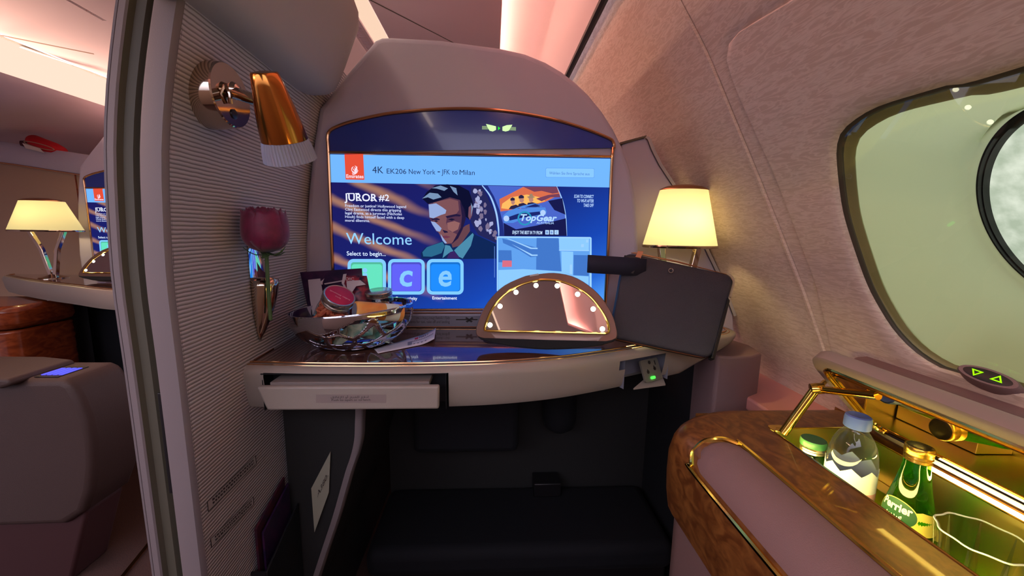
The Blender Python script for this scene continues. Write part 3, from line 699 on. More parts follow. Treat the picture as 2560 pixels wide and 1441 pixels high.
sgs('advert_people', (40, 34, 66), [z3([(400, 320), (425, 285), (480, 270), (520, 290), (520, 320)], 16), z3([(500, 300), (510, 262), (560, 250), (600, 270), (600, 310)], 16), z3([(595, 290), (610, 250), (660, 244), (720, 262), (740, 300)], 16), z3([(418, 205), (440, 190), (466, 200), (468, 225), (420, 228)], 18), z3([(508, 180), (536, 162), (566, 176), (568, 200), (510, 204)], 18)])
sgs('advert_face', (176, 124, 110), [z3([(424, 222), (462, 218), (470, 250), (450, 276), (430, 260)], 17), z3([(514, 196), (562, 192), (568, 230), (546, 252), (522, 240)], 17), z3([(618, 200), (668, 200), (670, 230), (648, 246), (626, 236)], 17)])
sg('advert_hat', (150, 124, 100), [z3([(598, 186), (624, 178), (632, 155), (656, 150), (666, 176), (690, 188), (660, 200), (620, 200)], 18)])
sgs('advert_car', (76, 130, 212), [z3([(340, 390), (400, 335), (480, 310), (560, 318), (700, 300), (800, 300), (815, 350), (800, 385), (620, 400), (450, 470), (350, 470)], 17), z3([(470, 310), (560, 280), (690, 256), (770, 290), (640, 306)], 17)])
sgs('advert_car_grille', (26, 36, 104), [z3([(400, 405), (500, 370), (740, 345), (745, 380), (520, 420), (410, 445)], 18), z3([(575, 300), (690, 262), (750, 286), (700, 298)], 18)])
sgs('advert_car_lamp', (168, 196, 244), [z3([(375+32*cos(k*.524), 422+32*sin(k*.524)) for k in range(12)], 19), z3([(775+30*cos(k*.524), 358+30*sin(k*.524)) for k in range(12)], 19)])
ringo = [(575+78*cos(k*pi/20), 420+78*sin(k*pi/20)) for k in range(40)]; ringi = [(575+60*cos(k*pi/20), 420+60*sin(k*pi/20)) for k in range(40)]
sg('advert_cog', (40, 140, 180), [loft([[S(*Z3(*p), 20) for p in ringo], [S(*Z3(*p), 20) for p in ringi]])])
zt3 = lambda body, zx, zy, w, h, l, **k: stx(body, *Z3(zx, zy), w*.229, h*.229, l, **k)
sg('advert_title', (170, 206, 250), [zt3('TopGear', 530, 444, 410, 72, 21, bold=.03, shear=.25), zt3('AUSTRALIA', 702, 480, 198, 24, 21, bold=.01, shear=.2)])
sg('advert_caption', (190, 216, 250), [zt3('ENJOY THE BEST IN TV FROM', 440, 590, 340, 38, 21, bold=.02, shear=.15)])
bb = [(800, 840), (850, 890), (900, 945)]
sgs('advert_block', (170, 206, 250), [z3([(a, 548), (b, 549), (b, 597), (a, 596)], 21) for a, b in bb])
sg('advert_block_letters', (60, 92, 170), [zt3(c, (a+b)/2, 586, 20, 26, 22, align='c', bold=.02) for c, (a, b) in zip('BBC', bb)])
sg('wifi_text', (176, 208, 250), [zt3(t, 1328, y, w, 36, 6, align='r', bold=.02, shear=.15) for t, y, w in [('SCAN TO CONNECT', 200, 224), ('TO WI-FI AFTER', 248, 190), ('TAKE OFF', 296, 116)]])
# camera picture of the stand outside
sg('camera_view_edge', (150, 200, 252), [rrect(1242, 591, 1479, 730, 4, 6, 2)])
sg('camera_view', (92, 152, 224), [spoly([(1245, 595), (1475, 597), (1474, 728), (1245, 728)], 7)])
sgs('camera_view_shadow', (62, 112, 190), [z3([(330, 640), (720, 745), (720, 835), (640, 845), (520, 770), (340, 690)], 8), z3([(705, 634), (945, 636), (975, 1000), (700, 980)], 8), z3([(290, 768), (430, 770), (436, 900), (290, 900)], 8), z3([(1110, 820), (1280, 824), (1274, 1050), (1108, 1040)], 8)])
sgs('camera_view_ground', (132, 190, 252), [z3([(288, 985), (560, 975), (980, 1000), (1100, 1045), (1274, 1055), (1272, 1200), (288, 1200)], 8), z3([(950, 636), (1278, 640), (1276, 775), (950, 770)], 8), z3([(975, 780), (1105, 785), (1100, 1040), (980, 1000)], 8.5)])
sgs('camera_view_rail', (150, 196, 246), [z3([(380, 640), (395, 640), (650, 740), (716, 742), (716, 756), (640, 754)], 9), z3([(430, 700), (660, 816), (716, 816), (716, 830), (650, 832)], 9), z3([(1068, 925), (1092, 925), (1092, 1030), (1066, 1030)], 9.5), z3([(950, 764), (1278, 768), (1278, 778), (950, 774)], 9.5)])
sg('camera_view_barrier', (206, 104, 124), [z3([(332, 880), (434, 882), (434, 950), (330, 952)], 9)])
sgs('camera_view_mark', (150, 196, 246), [z3([(1192, 702), (1222, 702), (1220, 734), (1190, 734)], 9), z3([(1246, 654), (1270, 654), (1270, 684), (1244, 684)], 9)])
# strip with stowage notice between screen and shelf
pn = mk('notice_strip', [poly([S(990, 790, 2), S(1240, 790, 2), S(1240, 817, 2), S(990, 817, 2)])], m_greyplastic, mon, ang=0)
mk('notice_rails', [tube([S(880, 783, 2), S(1400, 783, 2)], .0016, 6), tube([S(880, 818, 2), S(1400, 818, 2)], .0016, 6)], m_rose_gold, mon)
mk('notice_text', [stx('equipments for taxi, take off and landing', 1005, 808, 125, 8, 4)], m_ink, pn, ang=0)
mk('notice_arabic', [stx(''.join(reversed('ﻢﻗﺮﻟﺍ ﺕﺍﺪﻌﻤﻟﺍ ﻊﻴﻤﺟ ﻦﻳﺰﺨﺗ ﺐﺠﻳ')), 1040, 797, 90, 7, 4)], m_ink, pn, ang=0)
mk('notice_belt', [poly([S(1140, 798, 4), S(1194, 798, 4), S(1194, 801, 4), S(1140, 801, 4)]), poly([S(1166, 793, 5), S(1182, 804, 5), S(1178, 807, 5), S(1163, 796, 5)]), poly([S(1180, 793, 5), S(1184, 796, 5), S(1168, 807, 5), S(1164, 804, 5)])], m_ink, pn, ang=0)
# fin between surround and fuselage wall
fp = [(.36, 1.348), (.372, 1.353), (.40, 1.361), (.424, 1.367), (.432, 1.36), (.445, 1.333), (.47, 1.292), (.523, 1.225), (.60, 1.10), (.68, .965), (.73, .86), (.74, .80), (.36, .80)]
fin = thing('filler_partition', 'narrow fabric panel filling the gap between monitor surround and window wall', 'panel', (.5, 1.1, .8))
mk('panel', [prism([(x, 1.10, z) for x, z in fp], (0, .05, 0))], m_arch, fin, bevel=.004)
mk('edge_trim', [loft([[Vector((x-.002, 1.094, z+.001)), Vector((x+.007, 1.094, z+.003)), Vector((x+.008, 1.14, z+.004))] for x, z in fp[3:11]], False)], m_bin, fin)
mk('top_cap', [prism([(.352, 1.094, 1.346), (.424, 1.094, 1.3675), (.426, 1.094, 1.373), (.352, 1.094, 1.352)], (0, .06, 0))], m_jamb2, fin)
# ------------------------------------------------------------------ suite shelf
TC = [(-.454, .718), (-.40, .714), (-.30, .709), (-.17, .708), (-.08, .712), (.02, .721), (.13, .745), (.233, .783), (.33, .826), (.42, .867), (.485, .895), (.56, .924), (.612, .950), (.634, .985), (.630, 1.025), (.595, 1.058), (.54, 1.07), (.40, 1.07)]
tc = [Vector((p.x, p.y)) for p in spline([(x, y, 0) for x, y in TC], 6)]
def offc(o):
    out = []; N = len(tc)
    for i, p in enumerate(tc):
        t = (tc[min(i+1, N-1)]-tc[max(i-1, 0)]).normalized(); n = Vector((t.y, -t.x))
        q = p+n*o
        if i < 2: q.x = p.x
        out.append(q)
    return out
def zlow(x): return .766+max(0, min(1, (x-.46)/.16))*.055
prof = [(.004, .8492), (.011, .8485), (.018, .8455), (.0225, .839), (.0235, .831), (.0215, .810), (.018, .790), (.0145, .774), (.010, .767), (.002, .766), (-.03, .766)]
loops = []
for o, z in prof:
    q = offc(o); loops.append([Vector((p.x, p.y, .8492-(.8492-z)*((.8492-zlow(p.x))/(.8492-.766)))) for p in q])
sh = thing('suite_shelf', 'curved cream shelf with a dark wood top and gold edge under the screen', 'shelf', (.05, .85, .77))
V_, F_ = loft(loops, False)
n_ = len(tc)
def keep(f):
    c = Vector((0, 0, 0))
    for i in f: c += V_[i]
    c /= len(f)
    if c.z < .836 and -.412 < c.x < -.086 and c.y < .80: return False
    if c.z < .834 and .283 < c.x < .405 and c.y < .95: return False
    return True
top_poly = [(p.x, p.y, .8492) for p in offc(.004)]+[(.396, 1.07, .8492), (.396, .983, .8492), (-.465, .983, .8492)]
bot_poly = [(p.x, p.y, zlow(p.x)) for p in offc(-.03)]+[(.396, 1.07, .766), (.396, .983, .766), (-.465, .983, .766)]
mk('shelf_body', [(V_, [f for f in F_ if keep(f)]), poly(top_poly), poly(bot_poly[::-1])], m_cream, sh, ang=50)
wt = [(p.x, p.y) for p in offc(-.003)]+[(.398, 1.066), (.398, .982), (-.463, .982)]
mk('wood_top', [prism([(x, y, .8493) for x, y in wt], (0, 0, .0017))], m_wtop, sh)
g1 = [Vector((p.x, p.y, .8512)) for p in offc(-.001)]; g2 = [Vector((p.x, p.y, .8485)) for p in offc(.0075)]
mk('gold_edge', [tube(g1, .0019, 8), tube(g2, .0016, 8), tube([(-.4485, .726, .852), (-.4535, .80, .852)], .0013, 6)], m_rose_gold, sh)
# recesses
def seg_loop(x0, x1): return [i for i in range(n_) if x0 <= tc[i].x <= x1 and tc[i].y < .96]
dl = [(x, y) for x, y in [(-.416, .70), (-.082, .70)]]
mk('drawer_recess', [box((-.418, .725, .767), (-.082, .727, .842)), box((-.418, .69, .8365), (-.082, .727, .838)), box((-.417, .692, .767), (-.4155, .727, .838)), box((-.0845, .692, .767), (-.083, .727, .838))], m_dark, sh, ang=0)
idx = seg_loop(.276, .412)
ol_ = offc(.020); il_ = offc(-.034)
rec = loft([[Vector((ol_[i].x, ol_[i].y, .8335)) for i in idx], [Vector((il_[i].x, il_[i].y, .832)) for i in idx], [Vector((il_[i].x, il_[i].y, .764)) for i in idx]], False)
sides = []
for i in (idx[0], idx[-1]):
    sides.append(poly([(ol_[i].x, ol_[i].y, .8335), (il_[i].x, il_[i].y, .832), (il_[i].x, il_[i].y, .764), (ol_[i].x, ol_[i].y, .764)]))
mk('outlet_recess', [rec]+sides, m_greyplastic, sh, ang=0)
op = at(1628, 925, Y=.835); onrm = Vector((.42, -.80, .42)).normalized()
oz = onrm; ox = Vector((1, .55, 0)); ox = (ox-oz*ox.dot(oz)).normalized(); oy = oz.cross(ox)
OM = Matrix(((ox.x, oy.x, oz.x, op.x), (ox.y, oy.y, oz.y, op.y), (ox.z, oy.z, oz.z, op.z), (0, 0, 0, 1)))
pl = mk('outlet_plate', [xf(prism([(x, y, -.004) for x, y in rr2(.058, .05, .005)], (0, 0, .005)), OM)], mat('outlet_face', (112, 106, 94), .5), sh)
mk('outlet_holes', [xf(lathe([(.0042, .0012), (.0042, .0016)], 14, Matrix.Translation((cx, cy, 0))), OM) for cx, cy in ((-.013, -.003), (.011, .001), (-.001, .017))]+[xf(box((cx-.0012, cy-.005, .0011), (cx+.0012, cy+.005, .0016)), OM) for cx, cy in ((-.013, -.002), (.010, .003), (.017, .014))], m_blackplastic, pl, ang=0)
mk('power_light', [xf(prism([(x-.004, y-.0175, .001) for x, y in rr2(.013, .006, .002)], (0, 0, .003)), OM)], em((60, 250, 60), 2.5), pl, ang=0)
fl = [at(1583, 976, Y=.80), at(1664, 965, Y=.835), at(1656, 944, Y=.855), at(1612, 951, Y=.835)]
mk('outlet_flap', [prism(fl, (0, .001, .004))], m_cream, sh, bevel=.001)
# drawer
drw = mk('drawer', [prism([(-.411, .664, .8235), (-.396, .664, .7795), (-.0935, .664, .7795), (-.0925, .664, .8235)], (0, .013, 0))], m_cream, sh, bevel=.004)
m_tr = mat('drawer_shell', (126, 114, 108), .5)
mk('drawer_tray', [box((-.394, .676, .818), (-.112, .722, .8275)), box((-.39, .676, .79), (-.116, .722, .795))], m_tr, drw, bevel=.001)
DPL = lambda px, py: at(px, py, Y=.6636)
mk('drawer_sticker', [poly([DPL(790, 987), DPL(965, 987), DPL(965, 1008), DPL(790, 1008)])], mat('drawer_label', (138, 122, 116), .35), drw, ang=0)
DK = .664*K/.98
b0 = at(829, 1003, Y=.6632); b1 = at(827, 996, Y=.6632)
mk('drawer_text', [textgeo('Push to open or to latch', lambda x, y: b0+Vector((x, 0, y)), 103*DK, 5.5*DK), textgeo(''.join(reversed('ﻕﻼﻏﻺﻟ ﻭﺃ ﺢﺘﻔﻠﻟ ﻊﻓﺩﺍ'))[::-1], lambda x, y: b1+Vector((x, 0, y)), 100*DK, 6*DK)], m_ink, drw, ang=0)
# pedestal right below the shelf, footwell
ped = [(.572, .905), (.566, .925), (.566, .99), (.59, 1.06), (.70, 1.08), (.72, 1.0), (.705, .93), (.66, .905), (.60, .898)]
st(mk('trim_11', [prism([(x, y, 0) for x, y in ped], (0, 0, .80))], m_leather, bevel=.006, ang=40), 'rounded mauve post under the right end of the shelf', 'post')
st(mk('trim_12', [box((.66, .76, .655), (.86, 1.5, .690))], mat('sill_pink_lit', (206, 140, 132), .6), bevel=.006), 'low pink lit sill along the wall behind the drinks console', 'sill')  # pink of the cove light put into the sill's colour
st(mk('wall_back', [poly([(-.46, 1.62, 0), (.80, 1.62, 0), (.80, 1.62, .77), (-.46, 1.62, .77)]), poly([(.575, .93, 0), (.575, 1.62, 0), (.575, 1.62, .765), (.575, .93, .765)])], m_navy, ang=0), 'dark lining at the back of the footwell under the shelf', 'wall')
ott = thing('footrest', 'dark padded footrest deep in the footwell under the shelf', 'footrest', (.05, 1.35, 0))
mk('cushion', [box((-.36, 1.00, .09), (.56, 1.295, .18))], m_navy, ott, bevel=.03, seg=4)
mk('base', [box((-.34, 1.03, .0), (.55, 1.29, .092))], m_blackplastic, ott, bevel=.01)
st(mk('wall_back', [poly([(-.36, 1.30, .10), (.574, 1.30, .10), (.574, 1.30, .765), (-.36, 1.30, .765)])], mat('footwell_wall', (40, 39, 38), .85), ang=0), 'grey panel above the footrest in the dark footwell', 'wall')  # panel colour darkened to carry the footwell shade
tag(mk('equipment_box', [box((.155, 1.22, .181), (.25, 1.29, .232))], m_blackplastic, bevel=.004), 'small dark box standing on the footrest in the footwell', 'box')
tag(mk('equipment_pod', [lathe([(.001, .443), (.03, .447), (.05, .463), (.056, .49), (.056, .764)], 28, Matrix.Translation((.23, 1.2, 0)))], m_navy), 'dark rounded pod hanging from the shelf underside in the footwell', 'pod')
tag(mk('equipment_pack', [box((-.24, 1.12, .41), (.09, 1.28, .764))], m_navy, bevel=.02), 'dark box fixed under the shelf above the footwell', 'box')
# curved shroud edge at the left of the footwell
ep = [at(907, 1022, Y=.80), at(906, 1060, Y=.80), at(904, 1100, Y=.80), at(895, 1140, Y=.80), at(880, 1185, Y=.80), at(850, 1290, Y=.80), at(825, 1365, Y=.80), at(800, 1441, Y=.80), at(775, 1520, Y=.80), at(745, 1600, Y=.80)]
ep = [Vector((ep[0].x, .80, .763))]+[p for p in ep if p.z < .755]+[Vector((ep[-1].x-.02, .8, .0))]
eps = [Vector((max(p.x, XD(p.z, .8)+.030), p.y, max(0, p.z))) for p in spline(ep, 5)]
shr = thing('footwell_shroud', 'grey shroud with a pale curved edge strip at the left of the footwell', 'panel', (-.38, .8, 0))
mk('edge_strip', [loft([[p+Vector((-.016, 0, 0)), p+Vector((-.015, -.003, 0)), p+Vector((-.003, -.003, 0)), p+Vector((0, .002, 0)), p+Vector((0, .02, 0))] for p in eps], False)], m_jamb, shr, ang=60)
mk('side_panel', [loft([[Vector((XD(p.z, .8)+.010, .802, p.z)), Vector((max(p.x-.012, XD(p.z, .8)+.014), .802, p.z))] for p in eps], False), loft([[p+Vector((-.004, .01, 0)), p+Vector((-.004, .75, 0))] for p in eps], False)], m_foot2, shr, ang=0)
# literature pocket on the partition
lit = thing('literature_pocket', 'dark pocket low on the ribbed partition holding magazines', 'pocket', (-.44, .78, .40))
def dvp(y, z, o): return Vector((XD(z, y)+o, y, z))
mk('pocket_front', [prism([dvp(.66, .30, .028), dvp(.795, .30, .028), dvp(.795, .50, .028), dvp(.66, .46, .028)], (.004, 0, 0))], m_pouch2, lit, bevel=.001)
mk('pocket_side', [prism([dvp(.66, .30, .002), dvp(.66, .46, .002), dvp(.66, .46, .03), dvp(.66, .30, .03)], (0, .003, 0))], m_pouch2, lit)
mg = [(.008, .54, .672, 'magazine', 'maroon magazine standing rearmost in the literature pocket', m_magazine), (.016, .525, .68, 'magazine', 'dark brochure standing between magazine and card in the literature pocket', m_bag)]
for o_, zt_, y0, nm, lb, mm in mg:
    tag(mk(nm, [prism([dvp(y0, .32, o_), dvp(.785, .32, o_), dvp(.785, zt_+.03, o_), dvp(y0, zt_, o_)], (.004, 0, 0))], mm, bevel=.0006), lb, 'magazine', 'reading matter in the pocket')
crd = thing('safety_card', 'pale safety card at the front edge of the literature pocket', 'card', (-.41, .79, .40))
cq = [at(778, 1222, Y=.79), at(826, 1130, Y=.795), at(822, 1232, Y=.795), at(786, 1332, Y=.79)]
mk('card', [prism(cq, (0, .002, 0))], mat('card_shaded', (150, 146, 128), .6), crd)  # white card; deep shade put into its duller colour
cb = at(794, 1245, Y=.7885)
mk('card_text', [textgeo('A380', lambda x, y: cb+Vector((x*.5-y*.05, 0, y+x*1.0)), .045, .012)], m_ink, crd, ang=0)
# instruction stickers
def sticker(p0, p1, hgt, lab):
    A = dv(*p0, off=.001); B = dv(*p1, off=.001)
    t = thing('instruction_sticker', lab, 'sticker', A)
    f = lambda s, h, o=0: (lambda q: Vector((XD(q.z, q.y)+.0012+o, q.y, q.z)))(A.lerp(B, s)+Vector((0, 0, h)))
    mk('sticker_sheet', [loft([[f(s/20, 0), f(s/20, hgt)] for s in range(21)], False)], m_bin, t, ang=0)
    o_ = [f(s/20, 0, .0004) for s in range(21)]+[f(1-s/20, hgt, .0004) for s in range(21)]
    mk('sticker_border', [tube(o_, .0005, 4, True)], m_dark, t)
    g = []
    r2 = random.Random(hgt*1000+p0[1])
    for row in (.28, .62):
        s = .08
        while s < .94:
            w = .02+r2.random()*.035
            for hh in (0,):
                g.append(poly([f(s, hgt*row, .0006), f(min(.95, s+w), hgt*row, .0006), f(min(.95, s+w), hgt*(row+.16), .0006), f(s, hgt*(row+.16+.08*r2.random()), .0006)]))
            s += w+.012
    mk('sticker_print', g, m_ink, t, ang=0)
sticker((520, 1280), (640, 1160), .017, 'upper of two outlined instruction stickers low on the ribbed partition')
sticker((528, 1370), (634, 1262), .016, 'lower of two outlined instruction stickers low on the ribbed partition')

# ------------------------------------------------------------------ vanity mirror
vO = at(1365, 872, Z=.863); yaw = math.radians(-10.5); tl_ = math.radians(28)
vu = Vector((cos(yaw), sin(yaw), 0)); vh = Vector((-sin(yaw), cos(yaw), 0)); vw = vh*sin(tl_)+Vector((0, 0, cos(tl_))); vn = vu.cross(vw)
def vp(px, py, d=0):
    r = ray(px, py); o = Vector((0, 0, CAMZ)); pl_ = vO+vn*d
    t = (pl_-o).dot(vn)/r.dot(vn); return o+r*t
vm = thing('vanity_mirror', 'half moon vanity mirror with eight lit bulbs standing open on the suite shelf', 'mirror', vO)
vo = [(1190, 836), (1193, 812), (1206, 778), (1229, 744), (1262, 714), (1305, 694), (1322, 689), (1347, 686), (1385, 683), (1430, 691), (1470, 713), (1505, 746), (1530, 786), (1541, 820), (1543, 843)]
vb = [(1535, 852), (1505, 862), (1450, 869), (1365, 872), (1285, 866), (1230, 856), (1200, 846)]
O1 = [vp(x, y) for x, y in vo+vb]
O1 = spline(O1, 3, True); c0 = Vector((0, 0, 0))
for p in O1: c0 += p
c0 /= len(O1)
sc_ = lambda L, k, d: [c0+(p-c0)*k-vn*d*-1 for p in L]
nb = [vn*0 for _ in O1]
mi = [(1212, 827), (1214, 815), (1227, 782), (1243, 757), (1268, 734), (1297, 717), (1322, 708), (1351, 702), (1385, 703), (1413, 709), (1449, 725), (1476, 745), (1497, 770), (1514, 797), (1521, 820), (1521, 832), (1512, 836), (1365, 832), (1222, 829)]
MI = [vp(x, y) for x, y in mi]
MS = spline(MI[:16], 3)+MI[16:]
rim0 = []
for p in O1:
    q = min(MS, key=lambda m_: (m_-p).length); rim0.append(p.lerp(q, .96))
off = lambda L, d: [p+vn*d for p in L]
mk('frame', [loft([off(rim0, .004), off([p.lerp(q, .12) for p, q in zip(O1, rim0)], .005), off(O1, .001), off(sc_(O1, 1.0, 0), -.012), off(sc_(O1, .985, 0), -.018)], True, False, True)], m_rose_gold if False else mat('mirror_frame', (120, 92, 80), .3, .35), vm, ang=60)
mk('gold_rim', [tube(off(MS, .0045), .0026, 8, True)], m_gold, vm)
mk('mirror_glass', [poly(off(MS, .0042))], m_mirror, vm, ang=0)
lipx = vp(1334, 686).lerp(vp(1334, 690), 0)
mk('latch_notch', [prism([vp(1325, 692, .006), vp(1347, 688, .006), vp(1346, 684, .006), vp(1324, 688, .006)], vn*-.016)], m_bin, vm)
mk('lower_lip', [prism([vp(x, y, .0062) for x, y in [(1193, 841), (1210, 845), (1365, 850), (1515, 853), (1541, 848), (1534, 854), (1505, 863), (1450, 870), (1365, 873), (1285, 867), (1230, 857), (1203, 849)]], vn*-.004)], m_navy, vm, bevel=.0015)
mk('base', [loft([[Vector((.122+.14*k_*cos(a*pi/24), .87-.05*k_*abs(sin(a*pi/24))**.9, z)) for a in range(25)] for k_, z in ((1, .8512), (1, .8535), (.9, .8545))], False, False, True)], m_blackplastic, vm)
for x, y in [(1225, 813), (1250, 766), (1290, 731), (1340, 714), (1393, 715), (1444, 736), (1483, 773), (1506, 823)]:
    p = vp(x, y, .0046)
    mk('bulb', [lathe([(.0052, 0), (.0050, .0012), (.0035, .0022), (.001, .0026)], 16, axis_m(p, vn))], em((255, 250, 214), 14), vm)

# ------------------------------------------------------------------ snack bowl and what is in it
BX, BY, BZ = -.302, .845, .853
bowl = thing('snack_bowl', 'polished metal bowl with cut out lattice side full of snacks on the shelf', 'bowl', (BX, BY, BZ))
rb = random.Random(11)
cells = []
while len(cells) < 44:
    c = (rb.random()*2*pi, .16+rb.random()*.66)
    if all(math.hypot(min(abs(c[0]-d[0]), 2*pi-abs(c[0]-d[0]))*.75, (c[1]-d[1])*1.0) > .24 for d in cells) or rb.random() < .004: cells.append(c)
NT, NR = 260, 54
def bpt(a, t):
    r = .058+(.126-.058)*(sin(t*pi/2)**.8)+.004*sin(pi*t); z = .080*(t**1.35)+ (.010*cos(a+.3))*t*t
    return Vector((BX+r*cos(a), BY+r*.96*sin(a), BZ+z))
def solid_at(a, t):
    # plain metal towards the upper left, lattice elsewhere
    s = .90-.50*max(0, cos(a-math.radians(200)))
    if t > s or t < .09: return True
    d = sorted(math.hypot(min(abs(a-c[0]), 2*pi-abs(a-c[0]))*(.55+.45*t), (t-c[1])*.9) for c in cells)
    return d[1]-d[0] < .055
Vb = [bpt(2*pi*i/NT, j/NR) for j in range(NR+1) for i in range(NT)]
Fb = []
for j in range(NR):
    for i in range(NT):
        if solid_at(2*pi*(i+.5)/NT, (j+.5)/NR): Fb.append((j*NT+i, j*NT+(i+1) % NT, (j+1)*NT+(i+1) % NT, (j+1)*NT+i))
m_bowl = mat('bowl_steel', (198, 198, 212), .07, 1)
mk('bowl_wall', [(Vb, Fb)], m_bowl, bowl, ang=50, solid=.0018)
mk('bowl_foot', [lathe([(.060, .0), (.0605, .002), (.058, .004), (.01, .004)], 60, Matrix.Translation((BX, BY, BZ)), True, True, 1, .96)], m_bowl, bowl)
mk('bowl_rim', [tube([bpt(2*pi*i/90, 1) for i in range(90)], .0013, 6, True)], m_bowl, bowl)
def jar(p0, p1, r, lab, lidm, printm, glab, fill, nfill):
    p0, p1 = Vector(p0), Vector(p1); L = (p1-p0).length; Mx = axis_m(p0, p1-p0)
    t = thing('snack_jar', lab, 'jar', p0)
    mk('glass', [lathe([(r*.2, 0), (r*.86, .001), (r*.97, .006), (r, .014), (r, L*.66), (r*.92, L*.78), (r*.84, L*.84), (r*.84, L*.9)], 40, Mx, True, False)], m_glass, t)
    ld = mk('lid', [lathe([(r*.90, L*.82), (r*.92, L*.83), (r*.88, L*.855), (r*.95, L*.865), (r*.97, L*.88), (r*.90, L*.895), (r*.97, L*.91), (r*.985, L*.975), (r*.94, L*.995), (r*.86, L*.992)], 40, Mx, False, True)], m_silver, t)
    mk('lid_label', [lathe([(r*.86, L*.994), (r*.84, L*.998)], 40, Mx, True, True)], lidm, ld)
    if printm:
        xa = Mx.to_3x3() @ Vector((1, 0, 0)); wx = Vector((-1, .1, 0)); ax = (p1-p0).normalized(); wx = -(wx-ax*wx.dot(ax)).normalized(); wy = ax.cross(wx); tp = p0+ax*L*1.0005
        mk('lid_text', [textgeo('Indian Almonds', lambda x, y: tp-wx*x-wy*(y-.001)+ax*0, .042, .004, 'c'), textgeo('Spicy', lambda x, y: tp-wx*x-wy*(y+.008), .012, .003, 'c')], printm, ld, ang=0)
    if fill:
        g = []; rj = random.Random(5)
        for i in range(nfill):
            a = rj.random()*2*pi; rr_ = r*.84*math.sqrt(rj.random()); z = .008+rj.random()*(L*.68); s = .0075+rj.random()*.003
            D = Vector((rj.random()-.5, rj.random()-.5, rj.random()-.5)); Q = Mx @ Matrix.Translation((rr_*cos(a), rr_*sin(a), z)) @ axis_m((0, 0, 0), D)
            g.append(lathe([(.0003, -s), (s*.32, -s*.6), (s*.45, 0), (s*.34, s*.6), (.0003, s)], 7, Q, False, False))
        tag(mk('spiced_nuts', g, fill, loc=p0), glab, 'nuts', None, 'stuff')
    return t
jar(at(804, 842, Y=.815), at(850, 738, Y=.772), .032, 'tilted glass snack jar with a red lid at the left of the bowl', m_lidred, m_lidwhite, 'orange red nuts packed inside the tilted red lidded jar', m_nut, 300)
jar(at(955, 800, Y=.885), at(946, 727, Y=.875), .031, 'upright glass snack jar with a silver lid at the back of the bowl', m_silver, None, '', None, 0)
ck = tag(mk('biscuit', [xf(lathe([(.018, -.004), (.021, -.002), (.021, .002), (.018, .004)], 24), axis_m(at(957, 775, Y=.88), (.2, -.8, .5)))], m_tan), 'round tan biscuit inside the silver lidded jar', 'biscuit')
# wrapped roll
ra, rb_ = at(886, 776, Y=.755), at(1004, 783, Y=.812); AX = (rb_-ra)
rol = thing('snack_tube', 'orange cardboard snack tube lying across the front of the bowl', 'tube', ra)
L = AX.length; Mx = axis_m(ra, AX)
mk('tube_body', [lathe([(.015, 0), (.0172, .001), (.0182, .003), (.0182, L*.6)], 36, Mx, True, False)], m_orange, rol)
mk('tube_label', [lathe([(.0182, L*.6), (.0180, L*.9), (.0170, L*.9)], 36, Mx, False, False)], m_labelwhite, rol)
mk('tube_cap', [lathe([(.0184, L*.9), (.0184, L*.985), (.016, L), (.004, L)], 36, Mx, False, True)], m_orange, rol)
mk('tube_end', [lathe([(.0145, -.0002), (.002, .0006)], 30, Mx, True, True)], m_greyplastic, rol)
# bags and packets
def bag(q, th, m, lab, name='snack_bag', group=None):
    t = thing(name, lab, 'snack bag', q[3], group); mk('bag_body', [pillow(q, th)], m, t, ang=70); return t
b1 = bag([at(750, 681, Y=.945), at(905, 671, Y=.945), at(912, 790, Y=.915), at(776, 800, Y=.905)], .014, m_bag, 'dark snack bag with pale patches standing at the back left of the bowl')
bq = lambda px, py: at(px, py, Y=.925)
mk('white_print', [prism([at(770, 700, Y=.912), at(800, 697, Y=.91), at(806, 730, Y=.903), at(795, 768, Y=.893), at(782, 790, Y=.893), at(775, 750, Y=.90)], (0, .002, 0)), prism([at(792, 712, Y=.908), at(810, 697, Y=.908), at(806, 706, Y=.908), at(806, 712, Y=.907)], (0, .002, 0)), prism([at(810, 709, Y=.908), at(862, 700, Y=.908), at(862, 703, Y=.908), at(812, 712, Y=.908)], (0, .002, 0))], m_bagwhite, b1)
b2 = bag([at(857, 688, Y=.905), at(917, 690, Y=.905), at(936, 782, Y=.885), at(862, 790, Y=.87)], .012, m_bagred, 'cherry printed snack bag standing between the two jars in the bowl')
mk('white_band', [prism([at(866, 703, Y=.880), at(900, 701, Y=.880), at(914, 712, Y=.879), at(890, 716, Y=.874), at(878, 735, Y=.868), at(869, 738, Y=.868)], (0, .002, 0)), prism([at(858, 686, Y=.890), at(866, 685, Y=.890), at(860, 710, Y=.888), at(868, 724, Y=.880), at(864, 726, Y=.88), at(854, 708, Y=.888)], (0, .002, 0))], m_bagwhite, b2)
tb = at(864, 701, Y=.878)
mk('bag_print', [textgeo('DIC', lambda x, y: tb+Vector((x, 0, y)), .019, .0065, bold=.02)], m_bagwhite, b2, ang=0)
pk = [((900, 826, .80), (.055, .03), .3, 'green and cream packet at the front of the bowl behind the lattice'), ((945, 835, .83), (.06, .03), -.4, 'cream and green packet lying under the orange tube in the bowl'), ((850, 850, .82), (.05, .03), .9, 'pale packet in the bottom of the bowl below the red lidded jar')]
for (x, y, yy_), (w, h), ro_, lb in pk:
    c = at(x, y, Y=yy_); c.z = max(c.z, .868); e1 = Vector((cos(ro_), .3*sin(ro_), .5*sin(ro_)))*w/2; e2 = Vector((-.2*sin(ro_), .45, .85))*h/2
    bag([c-e1+e2, c+e1+e2, c+e1-e2, c-e1-e2], .006, m_packet, lb, 'snack_packet', 'small packets in the bowl')
